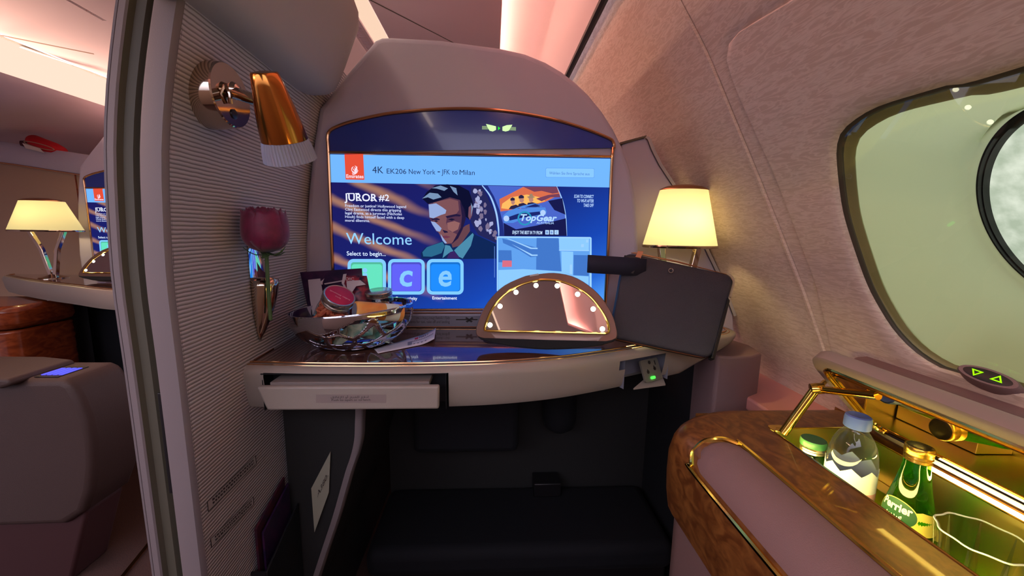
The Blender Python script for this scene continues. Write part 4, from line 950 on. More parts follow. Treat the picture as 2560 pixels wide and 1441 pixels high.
# paper slip beside the bowl
def slip_pt(u, v):
    a = at(935, 873, Z=.8525).lerp(at(1090, 828, Z=.8525), u); b = at(945, 884, Z=.8525).lerp(at(1086, 856, Z=.8525), u); p = a.lerp(b, v)
    p.z += .008*max(0, (u-.72)/.28)**1.6; return p
slp = thing('boarding_slip', 'white printed paper slip with a curled end lying beside the snack bowl', 'paper slip', (-.18, .83, .852))
mk('paper_sheet', [loft([[slip_pt(u/24, v/4) for v in range(5)] for u in range(25)], False)], m_paper, slp, solid=.0004)
def sl_text(body, u0, v0, w, h): return textgeo(body, lambda x, y: slip_pt(u0+x, v0-y)+Vector((0, 0, .0008)), w, h)
def sl_bar(u0, v0, u1, v1): return loft([[slip_pt(u0+(u1-u0)*i/8, v0)+Vector((0, 0, .0006)), slip_pt(u0+(u1-u0)*i/8, v1)+Vector((0, 0, .0006))] for i in range(9)], False)
mk('slip_text', [sl_text('FIRST', .70, .32, .17, .16)]+[sl_bar(.58+.03*i, .44, .60+.03*i, .50) for i in range(13)]+[sl_bar(.60+.07*i, .74, .63+.07*i, .80) for i in range(4)], m_ink, slp, ang=0)
mk('slip_logo', [sl_bar(.62, .14, .68, .34)], m_red, slp, ang=0)
mk('slip_patch', [sl_bar(.50, .40, .575, .80)], m_greyplastic, slp, ang=0)

# ------------------------------------------------------------------ rose in its wall vase
VYC = .765
vs = thing('wall_vase', 'polished metal leaf shaped bud vase fixed to the ribbed partition', 'vase', (XD(.95, VYC), VYC, .885))
def vsec(z, hw, b, yc, n=14, full=True): return [Vector((XD(z, yc)+.002+b*sin(pi*i/n), yc-hw*cos(pi*i/n), z)) for i in range(n+1)]
sec = [(.884, .001, .001, .752), (.90, .008, .010, .754), (.92, .0145, .018, .757), (.945, .021, .026, .761), (.97, .0255, .032, .765), (.99, .027, .035, .767), (1.002, .0265, .035, .767)]
mk('vase_cup', [loft([vsec(z, w, b, y) for z, w, b, y in sec], False)], m_smoke, vs, ang=60, solid=.0012)
bsec_ = [(.884, .001, .752), (.92, .0145, .757), (.97, .0255, .765), (1.0, .0265, .767), (1.03, .025, .764), (1.055, .019, .757), (1.075, .010, .748), (1.086, .001, .742)]
mk('vase_back', [loft([[Vector((XD(z, y)+.003+.003*(1-(i/4-1)**2), y-w*(1-i/4), z)) for i in range(9)] for z, w, y in bsec_], False)], m_chrome, vs, ang=60)
rc = at(664, 580, X=-.405); rs = thing('rose', 'dark pink rose bud standing in the wall vase', 'flower', rc-Vector((0, 0, .14)))
mk('stem', [tube(spline([rc+Vector((-.012, .016, -.165)), rc+Vector((-.006, .006, -.09)), rc+Vector((-.001, 0, -.03))], 6), .0034, 8)], m_leaf, rs)
fl_ = []
def petal(a0, wid, R, H, open_, lean):
    loops = []
    for j in range(11):
        t = j/10; prof_r = R*itp([(0, .22), (.05, .5), (.12, .74), (.25, .93), (.42, 1.0), (.65, .99), (.85, .93), (1, .86)], t)*(1+open_*max(0, t-.85)*6); z = -.036+H*t
        l = []
        for i in range(11):
            s = i/10*2-1; ww = wid*(sin(pi*min(.78, .12+.80*t))**.5); a = a0+s*ww
            l.append(Vector((prof_r*cos(a)*(1-.03*s*s), prof_r*sin(a)*(1-.03*s*s), z-.005*abs(s)**3*t+lean*.003*sin(6*s+a0)*t))+rc)
        loops.append(l)
    return loft(loops, False)
for k in range(5): mk('petal', [petal(k*2*pi/5+.35, .95, .0375, .073, .10 if k % 2 else .02, 1)], m_petal, rs, ang=80, solid=.0008)
for k in range(4): mk('petal', [petal(k*pi/2+.1, 1.0, .031, .077, .0, 1)], m_petal, rs, ang=80, solid=.0008)
for k in range(3): mk('petal', [petal(k*2.1, 1.1, .021, .078, -.1, 1)], m_petal, rs, ang=80, solid=.0008)
mk('heart', [lathe([(.004, -.03), (.02, -.02), (.026, 0), (.024, .02), (.014, .036), (.002, .038)], 24, Matrix.Translation(rc))], m_petal, rs)
for k, (a, l, up_) in enumerate([(-.5, .052, .012), (.9, .03, .0), (2.4, .045, .03), (3.7, .035, .01), (5.0, .04, -.006)]):
    d = Vector((cos(a), sin(a), 0)); sd = Vector((-sin(a), cos(a), 0)); b0_ = rc+Vector((0, 0, -.037)); pth = [b0_+d*(l*s)+Vector((0, 0, -.006*sin(pi*s)+up_*s*s)) for s in (0, .25, .5, .75, 1)]
    mk('sepal', [loft([[p-sd*w, p+Vector((0, 0, -.001)), p+sd*w] for p, w in zip(pth, (.004, .006, .0045, .0025, .0003))], False)], m_leaf, rs, solid=.0006)

# ------------------------------------------------------------------ reading lamp on the partition
mc = dv(530, 240); mc.x += .001
fc_ = at(581, 261, Y=mc.y)
rl = thing('reading_lamp', 'gold reading lamp with a ribbed clear tip on a round chrome wall mount', 'wall lamp', mc)
LX = max(.024, fc_.x-mc.x)
RMx = axis_m(mc-Vector((.012, 0, 0)), (1, 0, 0.03))
mk('mount', [lathe([(.0475, 0), (.0475, .012), (.046, .013+LX*.5), (.0450, .012+LX-.002), (.0435, .012+LX), (.004, .0122+LX)], 64, RMx, True, True)], m_smoke, rl, ang=30)
fce = mc+Vector((LX, 0, .001))
mk('swivel', [lathe([(.002, -.001), (.010, .002), (.0125, .007), (.010, .013), (.002, .016)], 24, axis_m(fce+Vector((.0, -.004, .006)), (1, 0, 0))), tube([fce+Vector((0, -.012, .010)), fce+Vector((.006, -.014, -.002)), fce+Vector((.004, -.01, -.014))], .003, 8)], m_smoke, rl)
mk('screw_cap', [lathe([(.0075, -.001), (.007, .002), (.003, .003)], 20, axis_m(fce+Vector((.0005, .0, -.026)), (1, 0, 0)))], m_blackplastic, rl)
h0, h1 = at(660, 180, Y=mc.y-.045), at(712, 350, Y=mc.y-.006); h2 = h1+(h1-h0).normalized()*.032
mk('arm', [tube([fce+Vector((.004, -.005, .004)), h0.lerp(h1, .48)], [.0085, .0075], 16)], m_smoke, rl)
HM = axis_m(h0, h1-h0); HL = (h1-h0).length
mk('head', [lathe([(.004, -.0015), (.0165, 0), (.018, .002), (.021, HL*.18), (.0265, HL*.5), (.0305, HL*.8), (.032, HL)], 56, HM, True, True)], m_lampgold, rl, ang=40)
mk('ribbed_tip', [lathe([(.0318, HL+.0005), (.0345, HL+.010), (.0372, HL+.030), (.034, HL+.031), (.03, HL+.012), (.0025, HL+.008)], 144, HM, False, True, ripple=(.02, 48))], m_clearrib, rl, ang=25)

# ------------------------------------------------------------------ lamps with shades
def table_lamp(cx, cy, zs, zt_, a0, a1, b0, b1, zbase, lab, arms, watts, name='table_lamp'):
    t = thing(name, lab, 'lamp', (cx, cy, zbase))
    T_ = Matrix.Translation((cx, cy, 0))
    def el(a, b, z): return [Vector((cx+a*cos(2*pi*k/56), cy+b*sin(2*pi*k/56), z)) for k in range(56)]
    mk('shade', [loft([el(a0+(a1-a0)*s, b0+(b1-b0)*s, zs+(zt_-zs)*s) for s in (0, .02, .25, .5, .75, .98, 1)])], m_shade, t, ang=50)
    mk('shade_rim', [loft([el(a0+.001, b0+.001, zs), el(a0+.003, b0+.003, zs-.003), el(a0+.001, b0+.001, zs-.007), el(a0-.008, b0-.008, zs-.008)])], m_smoke, t)
    mk('shade_top', [loft([el(a1+.001, b1+.001, zt_), el(a1, b1, zt_+.003), el(a1*.8, b1*.8, zt_+.009), el(a1*.4, b1*.4, zt_+.014), el(.002, .002, zt_+.015)], True, False, True)], m_rose_gold, t, ang=60)
    mk('base', [lathe([(.05, zbase), (.05, zbase+.004), (.03, zbase+.009), (.006, zbase+.02)], 40, T_)], m_smoke, t)
    for s in (-1, 1):
        mk('arm', [loft([[Vector((cx+s*x+dx*.7, cy+dy, z)) for dx, dy in ((-.012, -.008), (.012, -.008), (.012, .008), (-.012, .008))] for x, z in [(.008, zbase+.006), (.02, zbase+.06), (.035, zbase+(zs-zbase)*.6), (arms, zs-.006)]], True, True, True)], m_smoke, t, bevel=.002)
    mk('bulb', [lathe([(.001, -.012), (.009, -.008), (.012, 0), (.009, .008), (.001, .012)], 16, Matrix.Translation((cx, cy, zs+.055)))], em((255, 232, 165), watts), t)
    return t
table_lamp(.497, 1.0, 1.074, 1.215, .096, .061, .070, .045, .8512, 'table lamp with a glowing yellow shade on the right end of the suite shelf', .05, 230)

# ------------------------------------------------------------------ amenity pouch leaning at the right of the shelf
q3 = [at(1562, 629, Y=.900), at(1838, 690, Y=.840), at(1782, 897, Y=.752), at(1524, 843, Y=.805)]
pn_ = ((q3[1]-q3[0]).cross(q3[3]-q3[0])).normalized()
if pn_.y > 0: pn_ = -pn_
pou = thing('amenity_pouch', 'flat dark leather pouch with a wrist strap leaning at the right of the shelf', 'pouch', q3[3])
def pouch_loop(k, d, bul=0):
    o = []
    for x, y in rr2(1, 1, .09, 7):
        u = .5+x*k; v = .5-y*k
        p = (q3[0]*(1-u)+q3[1]*u)*(1-v)+(q3[3]*(1-u)+q3[2]*u)*v
        o.append(p-pn_*d)
    return o
mk('front_panel', [loft([pouch_loop(.02, -.004), pouch_loop(.4, -.0045), pouch_loop(.7, -.003), pouch_loop(.94, -.001), pouch_loop(.985, .001), pouch_loop(1.0, .005), pouch_loop(.992, .008)], True, True, False)], m_pouch, pou, ang=60)
mk('gusset', [loft([pouch_loop(.985, .006), pouch_loop(.975, .014), pouch_loop(.985, .020)])], m_tan, pou, ang=60)
mk('back_panel', [loft([pouch_loop(.99, .018), pouch_loop(1.0, .021), pouch_loop(.985, .026), pouch_loop(.6, .028)], True, False, True)], m_pouch2, pou, ang=60)
pp = lambda u, v, d: ((q3[0]*(1-u)+q3[1]*u)*(1-v)+(q3[3]*(1-u)+q3[2]*u)*v)-pn_*d
mk('side_fold', [prism([pp(.985, .28, -.002), pp(1.02, .30, .004), pp(1.03, 1.0, .006), pp(.985, 1.0, -.002)], -pn_*.020)], m_pouch2, pou, bevel=.002)
mk('zip_band', [prism([pp(.06, -.004, .001), pp(.5, -.012, .0), pp(.93, .0, .001), pp(.95, -.03, .012), pp(.5, -.055, .012), pp(.10, -.05, .012)], -pn_*.003)], m_tan, pou)
mk('zip_tape', [tube(spline([pp(.93, -.02, .006), pp(.985, .01, .006), pp(1.01, .08, .006), pp(1.015, .26, .006)], 5), .0026, 6)], mat('zip_cream', (168, 148, 120), .7), pou)
mk('snap_ring', [tube([pp(.44+.02*cos(k*pi/12), .125+.026*sin(k*pi/12), -.006) for k in range(24)], .0012, 6, True)], m_silver, pou)
mk('zip_pull', [prism([pp(.115, -.02, -.004), pp(.165, -.03, -.004), pp(.125, .20, -.009), pp(.075, .19, -.009)], pn_*.002), prism([pp(.115, -.02, -.004), pp(.165, -.03, -.004), pp(.17, -.03, .014), pp(.12, -.02, .014)], Vector((0, 0, .002)))], m_tan, pou)
s0, s1 = at(1600, 668, Y=.872), at(1470, 660, Y=.86); sdir = (s1-s0); hgt_ = .040
def strap_sec(s, d): return [s0+sdir*s+Vector((0, d, -.02)), s0+sdir*s+Vector((0, d, .02))]
mk('wrist_strap', [loft([strap_sec(-.1, -.006), strap_sec(.3, -.007), strap_sec(.7, -.008), strap_sec(.93, -.008), strap_sec(.985, -.004), strap_sec(1.0, .002), strap_sec(.985, .008), strap_sec(.9, .011), strap_sec(.5, .012), strap_sec(.2, .012)], False)], m_strap, pou, ang=60, solid=.002)
mk('strap_tab', [prism([pp(.0, .06, -.004), pp(.145, .06, -.008), pp(.11, .27, -.008), pp(-.02, .25, -.004)], pn_*.0025)], m_pouch2, pou, bevel=.001)
# ------------------------------------------------------------------ drinks console beside the window
ZT = .76; TL, TR_, TE = .498, .650, .618       # tray opening: left, right, far end
con = thing('drinks_console', 'burl wood drinks console with an open mirrored lid below the window', 'drinks console', (.5, .3, 0))
def csec(y, xr):
    e = 0
    if y > .62: e = .085-math.sqrt(max(0, .085**2-(y-.62)**2))
    P_ = [(xr, ZT), (.43, ZT), (.413, ZT-.0005), (.392, ZT-.003), (.365, ZT-.010), (.345, ZT-.022), (.334, ZT-.038), (.328, ZT-.06), (.327, .66), (.329, .62), (.333, .595)]
    return [Vector((min(x+e*1.0, xr), y, z-(.012*(e/.085)**2 if z > .7 else 0))) for x, z in P_]
yl1 = [-.35, 0, .3, TE]; yl2 = [TE, .62, .64, .66, .675, .688, .697, .7035]
wb = [loft([csec(y, TL) for y in yl1], False), loft([csec(y, .70) for y in yl2], False)]
wb.append(([Vector((.70, -.35, ZT)), Vector((TR_+.022, -.35, ZT)), Vector((TR_+.022, TE, ZT)), Vector((.70, TE, ZT))], [(0, 1, 2, 3)]))
wb.append(poly([(.70, .7035, ZT-.012), (.70, .7035, .595), (.41, .7035, .595), (.41, .7035, ZT-.012)]))
wb.append(([Vector((.70, -.35, ZT)), Vector((.70, .7035, ZT)), Vector((.70, .7035, 0)), Vector((.70, -.35, 0))], [(0, 1, 2, 3)]))
mk('wood_body', wb, m_wood, con, ang=35)
mk('lower_panel', [prism([(.336, -.35, 0), (.336, .60, 0), (.36, .66, 0), (.41, .70, 0), (.70, .70, 0), (.70, -.35, 0)], (0, 0, .596))], m_leather, con)
# padded armrest let into the shoulder, gold surround
ar_prof = [(.409, ZT+.0005), (.395, ZT+.003), (.372, ZT-.002), (.352, ZT-.012), (.338, ZT-.028), (.335, ZT-.036)]
def arsec(y, k):
    c = (.372, ZT-.014); return [Vector((c[0]+(x-c[0])*k, y, c[1]+(z-c[1])*k)) for x, z in ar_prof]
pad = [arsec(-.35, 1), arsec(.2, 1), arsec(.545, 1), arsec(.565, .93), arsec(.578, .78), arsec(.586, .5), arsec(.588, .1)]
mk('armrest', [loft(pad, False)], m_leather, con, ang=60)
gp = [pad[i][0]+Vector((.004, 0, .002)) for i in range(4)]
gp = [Vector((.413, y, ZT+.001)) for y in (-.35, .2, .545)]+[Vector((.407, .568, ZT+.001)), Vector((.392, .588, ZT-.001)), Vector((.368, .597, ZT-.010)), Vector((.346, .590, ZT-.025)), Vector((.334, .570, ZT-.037)), Vector((.331, .548, ZT-.043))]+[Vector((.331, y, ZT-.044)) for y in (.2, -.35)]
mk('armrest_trim', [tube(spline(gp, 5), .0042, 8)], m_gold, con)
# tray
tz = .640
tv = [box((TL-.002, -.35, tz-.004), (TR_, TE, tz)), box((TL-.003, -.35, tz), (TL, TE, ZT-.001)), box((TR_, -.35, tz), (TR_+.004, TE, ZT-.001)), box((TL, TE, tz), (TR_, TE+.004, ZT-.001))]
mk('tray', tv, m_tray, con, ang=0)
mk('tray_rim', [tube([(TL, -.35, ZT+.0005), (TL, TE-.012, ZT+.0005), (TL+.012, TE, ZT+.0005), (TR_-.01, TE, ZT+.0005), (TR_, TE-.01, ZT+.0005), (TR_, -.35, ZT+.0005)], .0016, 6)], m_gold, con)
mk('tray_light', [prism([(TR_+.001, -.35, ZT-.012), (TR_+.001, .50, ZT-.012), (TR_+.010, .50, ZT+.003), (TR_+.010, -.35, ZT+.003)], (.001, 0, 0))], em((255, 230, 130), 44), con, ang=0)
mk('tray_light', [box((TL+.0005, -.35, ZT-.016), (TL+.003, TE-.02, ZT-.006))], em((255, 230, 130), 44), con, ang=0)  # hidden strip added on the left wall to brighten bottles and lid
mk('tray_step', [box((TR_-.025, .50, tz), (TR_-.001, TE-.002, .700))], m_tray, con, bevel=.001)
# hinged lid leaning over the tray
LH = Vector((.662, 0, .768)); ls = Vector((-.137, 0, .140)).normalized(); ln = Vector((-ls.z, 0, ls.x))  # ln faces the tray
def lidp(s, y, d=0): return LH+ls*s+Vector((0, y, 0))+ln*d
LW, LY = .198, .604
def lid_loop(ins, d, rad=.05):
    s0_, s1_, y0_, y1_ = ins, LW-ins, -.40, LY-ins; r = max(.004, rad-ins); o = [lidp(s0_, y0_, d), lidp(s1_, y0_, d)]
    for cs, cy, a0 in ((s1_-r, y1_-r, 0), (s0_+r, y1_-r, 1)):
        for k in range(9):
            a = (pi/2)*(k/8)+a0*pi/2
            o.append(lidp(cs+r*cos(a), cy+r*sin(a), d))
    return o
lid = mk('lid', [loft([lid_loop(.022, .001), lid_loop(.004, .001), lid_loop(.0, -.002), lid_loop(0, -.016), lid_loop(.004, -.021), lid_loop(.02, -.022)], True, False, True)], mat('lid_shell', (146, 126, 118), .5), con, ang=40)
mk('lid_mirror', [poly(lid_loop(.027, -.0005))], m_goldmirror, lid, ang=0)
mk('lid_trim', [tube(lid_loop(.024, .001)[1:], .0032, 8)], m_gold, lid)
mk('lid_inner_trim', [tube(lid_loop(.036, .0002, .05)[1:], .0018, 6)], m_gold, lid)
jp = at(2043, 972, Y=.588); bs = Vector((.512, .603, ZT))
strut = mk('strut', [tube([bs, jp+Vector((0, 0, .004))], .0072, 16)], m_gold, con)
def lidhit(px, py, d=.004):
    r = ray(px, py); o = Vector((0, 0, CAMZ)); q = LH+ln*d; t = (q-o).dot(ln)/r.dot(ln); return o+r*t
e1 = lidhit(2195, 990)
mk('strut_bar', [tube([jp+Vector((.004, -.004, .0)), e1], .0060, 16)], m_gold, strut)
mk('strut_joint', [lathe([(.001, -.010), (.0085, -.0095), (.0095, 0), (.0085, .0095), (.001, .010)], 18, axis_m(jp, (1, -.4, .2))), tube([jp, lidhit(2062, 955, .001)], .004, 10)], m_gold, strut)
mk('strut_plate', [prism([(x+.515, y+.618, ZT+.0004) for x, y in rr2(.032, .022, .009)], (0, 0, .0012))], m_gold, con)

# bottles and glasses in the tray
def bottle_at(px, py, X): return at(px, py, X=X)
wbp = at(2139, 1090, X=.566); wx, wy = wbp.x, wbp.y; z0 = tz+.001
wbo = thing('water_bottle', 'clear water bottle with a blue cap and white label in the drinks console', 'bottle', (wx, wy, z0))
TW = Matrix.Translation((wx, wy, z0)); R_ = .0315; HB = .205
zc = at(2143, 1036, X=.566).z-z0       # top of cap
zcb = zc-.020
wp = [(.004, .006), (.024, 0), (.029, .004), (R_, .014), (R_, zcb-.068), (R_*.99, zcb-.056), (R_*.95, zcb-.042), (R_*.84, zcb-.026), (R_*.66, zcb-.013), (R_*.50, zcb-.006), (R_*.42, zcb-.001), (R_*.42, zcb+.010)]
mk('bottle_body', [lathe(wp, 56, TW, True, True)], m_bottle, wbo, ang=60)
mk('cap', [lathe([(R_*.50, zcb), (R_*.53, zcb+.001), (R_*.53, zcb+.013), (R_*.50, zcb+.0185), (R_*.42, zcb+.020), (R_*.36, zcb+.0188), (.002, zcb+.0188)], 90, TW, True, True, ripple=(.008, 45))], m_bluecap, wbo, ang=40)
def jag(k, zb, amp): return zb+amp*(abs((k % 8)-4)/4-.5)
lw = [[TW @ Vector(((R_+.0005)*cos(2*pi*k/64), (R_+.0005)*sin(2*pi*k/64), z if z < zcb-.07 else jag(k, z, .010))) for k in range(64)] for z in (.018, .05, zcb-.082, zcb-.075, zcb-.060)]
mk('label', [loft(lw[:3])], m_labelwhite, wbo, ang=70)
mk('label_band', [loft([[TW @ Vector(((R_+.0008)*cos(2*pi*k/64), (R_+.0008)*sin(2*pi*k/64), z)) for k in range(64)] for z in (zcb-.104, zcb-.092)])], m_labelpink, wbo, ang=70)
mk('label_top', [loft(lw[2:])], m_labelwhite, wbo, ang=70)
pbp = at(2287, 1190, X=.588); bx, by = pbp.x, pbp.y
pb = thing('sparkling_water_bottle', 'green glass sparkling water bottle with a gold ringed black cap in the drinks console', 'bottle', (bx, by, z0))
TP = Matrix.Translation((bx, by, z0)); ztop = at(2295, 1112, X=.588).z-z0; k_ = ztop/.182
gpz = [(.003, .004), (.020, 0), (.027, .003), (.0290, .012), (.0292, .045), (.0285, .062), (.0262, .082), (.0225, .103), (.0188, .122), (.0158, .140), (.0140, .152), (.0132, .168)]
gpz = [(r, z*k_) for r, z in gpz]
def pr_(z): return itp([(z_, r) for r, z_ in gpz], z)
mk('bottle_body', [lathe(gpz, 56, TP, True, True)], m_green_glass, pb, ang=60)
zt_ = ztop
mk('cap_ring', [lathe([(.0138, zt_-.022), (.0148, zt_-.021), (.0140, zt_-.0175), (.0150, zt_-.016), (.0142, zt_-.013), (.0150, zt_-.0115), (.0145, zt_-.009), (.0150, zt_-.008), (.0150, zt_-.002), (.0140, zt_-.0005)], 80, TP, True, True, ripple=(.012, 40))], m_goldcap, pb, ang=40)
mk('cap_top', [lathe([(.0136, zt_-.0006), (.0128, zt_), (.002, zt_)], 40, TP, False, True)], m_blackcap, pb)
fcz = math.atan2(-by, -bx)
th0 = fcz-math.radians(28)
def pbl(x, z, d=.0006):
    r = pr_(z)+d; a = th0+x/.028; return Vector((bx+r*cos(a), by+r*sin(a), z0+z))
zc_ = .088*k_
mk('neck_label', [loft([[pbl(-.02+.10*i/40, zc_-.004-.020+.00*i, .0004) for i in range(41)], [pbl(-.02+.10*i/40, zc_-.004+.006+.006*abs((i % 20)-10)/10, .0004) for i in range(41)]], False)], m_labelgold, pb, ang=70)
def oval_(k, d): return [pbl(.025*k*cos(2*pi*i/48), zc_+.0185*k*sin(2*pi*i/48)-.002, d) for i in range(48)]
mk('oval_edge', [loft([oval_(s, .0010) for s in (1.0, .93, .87)])], m_labelgold, pb, ang=70)
mk('oval_label', [loft([oval_(s, .0012) for s in (.95, .7, .4, .02)], True, False, True)], m_label, pb, ang=70)
mk('label_text', [textgeo('Perrier', lambda x, y: pbl(x, zc_+.0005+y, .0018), .037, .011, 'c', bold=.035), textgeo(''.join(reversed('ﻪﻴﻳﺮﻴﺑ')), lambda x, y: pbl(x, zc_-.0095+y, .0018), .020, .007, 'c', bold=.02)], m_labelwhite, pb, ang=0)
# green lidded jar at the far end
jp_ = at(2034, 1104, X=.545); jx, jy = jp_.x, jp_.y; zj = jp_.z-z0+.004; TJ = Matrix.Translation((jx, jy, z0))
gj = thing('mixer_bottle', 'small bottle with a green cap at the far end of the drinks console tray', 'bottle', (jx, jy, z0))
mk('bottle_body', [lathe([(.003, .003), (.020, 0), (.0235, .004), (.0235, zj*.55), (.020, zj*.72), (.0165, zj*.80)], 40, TJ, True, True)], m_green_glass, gj, ang=60)
mk('cap_ring', [lathe([(.0165, zj-.022), (.0180, zj-.021), (.0172, zj-.018), (.0182, zj-.016), (.0174, zj-.013), (.0182, zj-.011)], 60, TJ, True, True)], m_silver, gj, ang=40)
mk('cap', [lathe([(.0184, zj-.011), (.0186, zj-.003), (.0175, zj), (.015, zj-.0006), (.002, zj-.0006)], 60, TJ, False, True, ripple=(.01, 30))], m_greencap, gj, ang=40)
# faceted glass tumblers
m_rim_glint = mat('glass_edge', (228, 234, 206), .1, spec=1)  # pale opaque highlight painted along the tumbler rims
m_streak = body_glass('highlight_streak', (250, 252, 240), (250, 250, 225), .45)  # white highlight streaks painted down the tumbler sides
def tumbler(gx, gy, lab, zr, r1, r0, n=9):
    t = thing('glass_tumbler', lab, 'glass', (gx, gy, z0), 'glass tumblers in the drinks console')
    H = zr-z0; TG = Matrix.Translation((gx, gy, z0)); pr__ = [(r0*.2, .0), (r0*.8, 0), (r0, .003), (r0+(r1-r0)*.4, H*.3), (r0+(r1-r0)*.75, H*.7), (r1, H), (r1-.0022, H), (r0+(r1-r0)*.75-.003, H*.7), (r0-.002, .012), (.002, .010)]
    mk('glass_body', [lathe(pr__, 72, TG, True, True, ripple=(.035, n))], m_tumbler, t, ang=50)
    rim_ = [TG @ Vector((r1*(1+.035*cos(2*pi*k/72*n))*cos(2*pi*k/72), r1*(1+.035*cos(2*pi*k/72*n))*sin(2*pi*k/72), H)) for k in range(72)]
    mk('rim_highlight', [tube(rim_, .0011, 6, True)], m_rim_glint, t)
    g = []
    for k in range(n):
        a = 2*pi*k/n; g.append(loft([[TG @ Vector(((r0+(r1-r0)*f+.002)*cos(a+dw), (r0+(r1-r0)*f+.002)*sin(a+dw), H*f)) for dw in (-w_, 0, w_)] for f, w_ in ((.97, .015), (.7, .05), (.35, .11), (.1, .05))], False))
    for q_ in g: mk('highlight_streak', [q_], m_streak, t)
    return t
gc = at(2462, 1345, X=.590)
tumbler(gc.x, gc.y, 'clear fluted tumbler just right of the green bottle in the drinks console', gc.z, .040, .028)
tumbler(gc.x-.004, gc.y-.088, 'clear fluted tumbler nearest the viewer in the drinks console', gc.z, .040, .028)

# ------------------------------------------------------------------ the middle suite across the aisle
DX, DY = -1.612, 1.07
dup(mon, (DX, DY, 0), 'arched monitor surround of the middle suite beyond the doorway')
dup(scr, (DX, DY, 0), 'entertainment screen of the middle suite, half hidden by the door jamb')
v2 = dup(vm, (-1.79, .985, 0), 'vanity mirror lit by bulbs on the shelf of the middle suite')
fs = thing('suite_shelf', 'cream shelf of the middle suite across the aisle with a lamp on it', 'shelf', (-1.9, 1.9, .77))
FT = [(-2.40, 2.05), (-2.39, 2.02), (-2.33, 1.985), (-2.15, 1.885), (-1.95, 1.787), (-1.75, 1.70), (-1.536, 1.605), (-1.35, 1.57), (-1.15, 1.58)]
ft = spline([(x, y, 0) for x, y in FT], 5)
def foff(o, z):
    out = []
    for i, p in enumerate(ft):
        t = (ft[min(i+1, len(ft)-1)]-ft[max(i-1, 0)]).normalized(); n = Vector((t.y, -t.x, 0)); q = p+n*o; q.z = z; out.append(q)
    return out
mk('shelf_body', [loft([foff(.004, .849), foff(.018, .845), foff(.0235, .832), foff(.018, .79), foff(.010, .767), foff(-.03, .766)], False), poly([tuple(p) for p in foff(.004, .849)]+[(-1.15, 2.05, .849)]), poly([tuple(p) for p in foff(-.03, .766)]+[(-1.15, 2.05, .766)])], m_cream, fs, ang=50)
mk('wood_top', [prism([tuple(p) for p in foff(-.003, .8493)]+[(-1.15, 2.048, .8493)], (0, 0, .0017))], m_wtop, fs)
mk('gold_edge', [tube(foff(-.001, .851), .0025, 6), tube(foff(.008, .8475), .002, 6)], m_rose_gold, fs)
mk('outlet_recess', [prism([at(62, 705, Y=1.93), at(95, 708, Y=1.88), at(117, 735, Y=1.86), at(85, 732, Y=1.91)], (0, -.012, 0)), ], m_dark, fs)
mk('outlet_flap', [prism([at(108, 740, Y=1.80), at(150, 744, Y=1.76), at(146, 752, Y=1.76), at(118, 752, Y=1.79)], (0, .03, 0))], m_white, fs)
table_lamp(-2.068, 1.915, 1.076, 1.206, .135, .080, .10, .06, .8512, 'table lamp with a wide yellow shade on the shelf of the middle suite', .075, 150)
st(mk('wall_back', [prism([(-3.6, 2.27, 0), (-2.06, 2.27, 0), (-2.06, 2.27, 1.37), (-2.12, 2.27, 1.377), (-2.6, 2.27, 1.445), (-3.6, 2.27, 1.56)], (0, .05, 0))], m_farwall, ang=0), 'brown partition wall of the middle suite behind its lamp', 'wall')
cap_prof = [(2.262, .0), (2.255, .03), (2.258, .085), (2.275, .108), (2.35, .113)]
st(mk('trim_13', [loft([[Vector((x, y, z+dz)) for x, z in ((-3.6, 1.54), (-2.56, 1.42), (-2.12, 1.358), (-1.98, 1.335), (-1.9, 1.31))] for y, dz in cap_prof], False)], m_arch), 'soft mauve rail along the top of the middle suite partition', 'rail')
st(mk('trim_14', [tube([(x, 2.258, z-.004) for x, z in ((-3.6, 1.54), (-2.56, 1.42), (-2.12, 1.358), (-1.98, 1.335))], .004, 6)], m_rose_gold), 'thin gold line under the rail of the middle suite partition', 'trim')
st(mk('trim_15', [box((-2.262, 2.266, .6), (-2.257, 2.271, 1.38))], m_cherry, ang=0), 'upright joint in the middle suite partition', 'seam')
st(mk('wall_back', [box((-3.4, 2.9, 0), (.2, 2.95, 1.75))], m_ceil, ang=0), 'mauve cabin wall far beyond the middle suite', 'wall')
# red soft hat-like case on the rail
rcx = at(118, 366, Y=2.30)
rd = thing('red_case', 'small red soft case with a pale scarf resting on the rail of the middle suite', 'case', rcx-Vector((0, 0, .03)))
rM = Matrix.Translation(rcx) @ Matrix.Rotation(math.radians(14), 4, 'Y')
mk('case_body', [xf(loft([[Vector((sx_*(.5+.0)*.30, b_*cos(2*pi*k/28), c_*sin(2*pi*k/28)+dz)) for k in range(28)] for sx_, b_, c_, dz in [(-.52, .002, .002, .01), (-.50, .02, .018, .01), (-.42, .045, .034, .008), (-.15, .055, .036, 0), (.2, .055, .034, -.004), (.42, .045, .028, -.008), (.5, .025, .014, -.01), (.515, .002, .002, -.01)]], True, True, True), rM)], m_redsoft, rd, ang=60)
mk('case_band', [xf(tube([(.02+.075*cos(k*pi/10), -.056, -.004+.011*sin(k*pi/10)) for k in range(20)], .002, 6, True), rM)], m_farwall, rd)
mk('scarf', [xf(pillow([(-.06, -.058, -.012), (.03, -.06, -.016), (.05, -.055, -.034), (-.05, -.05, -.036)], .004), rM)], m_white_soft, rd, ang=60)
mk('case_strap', [xf(pillow([(-.105, -.03, -.006), (-.05, -.045, .006), (-.05, -.045, -.03), (-.10, -.03, -.03)], .010), rM)], m_maroon, rd, ang=60)
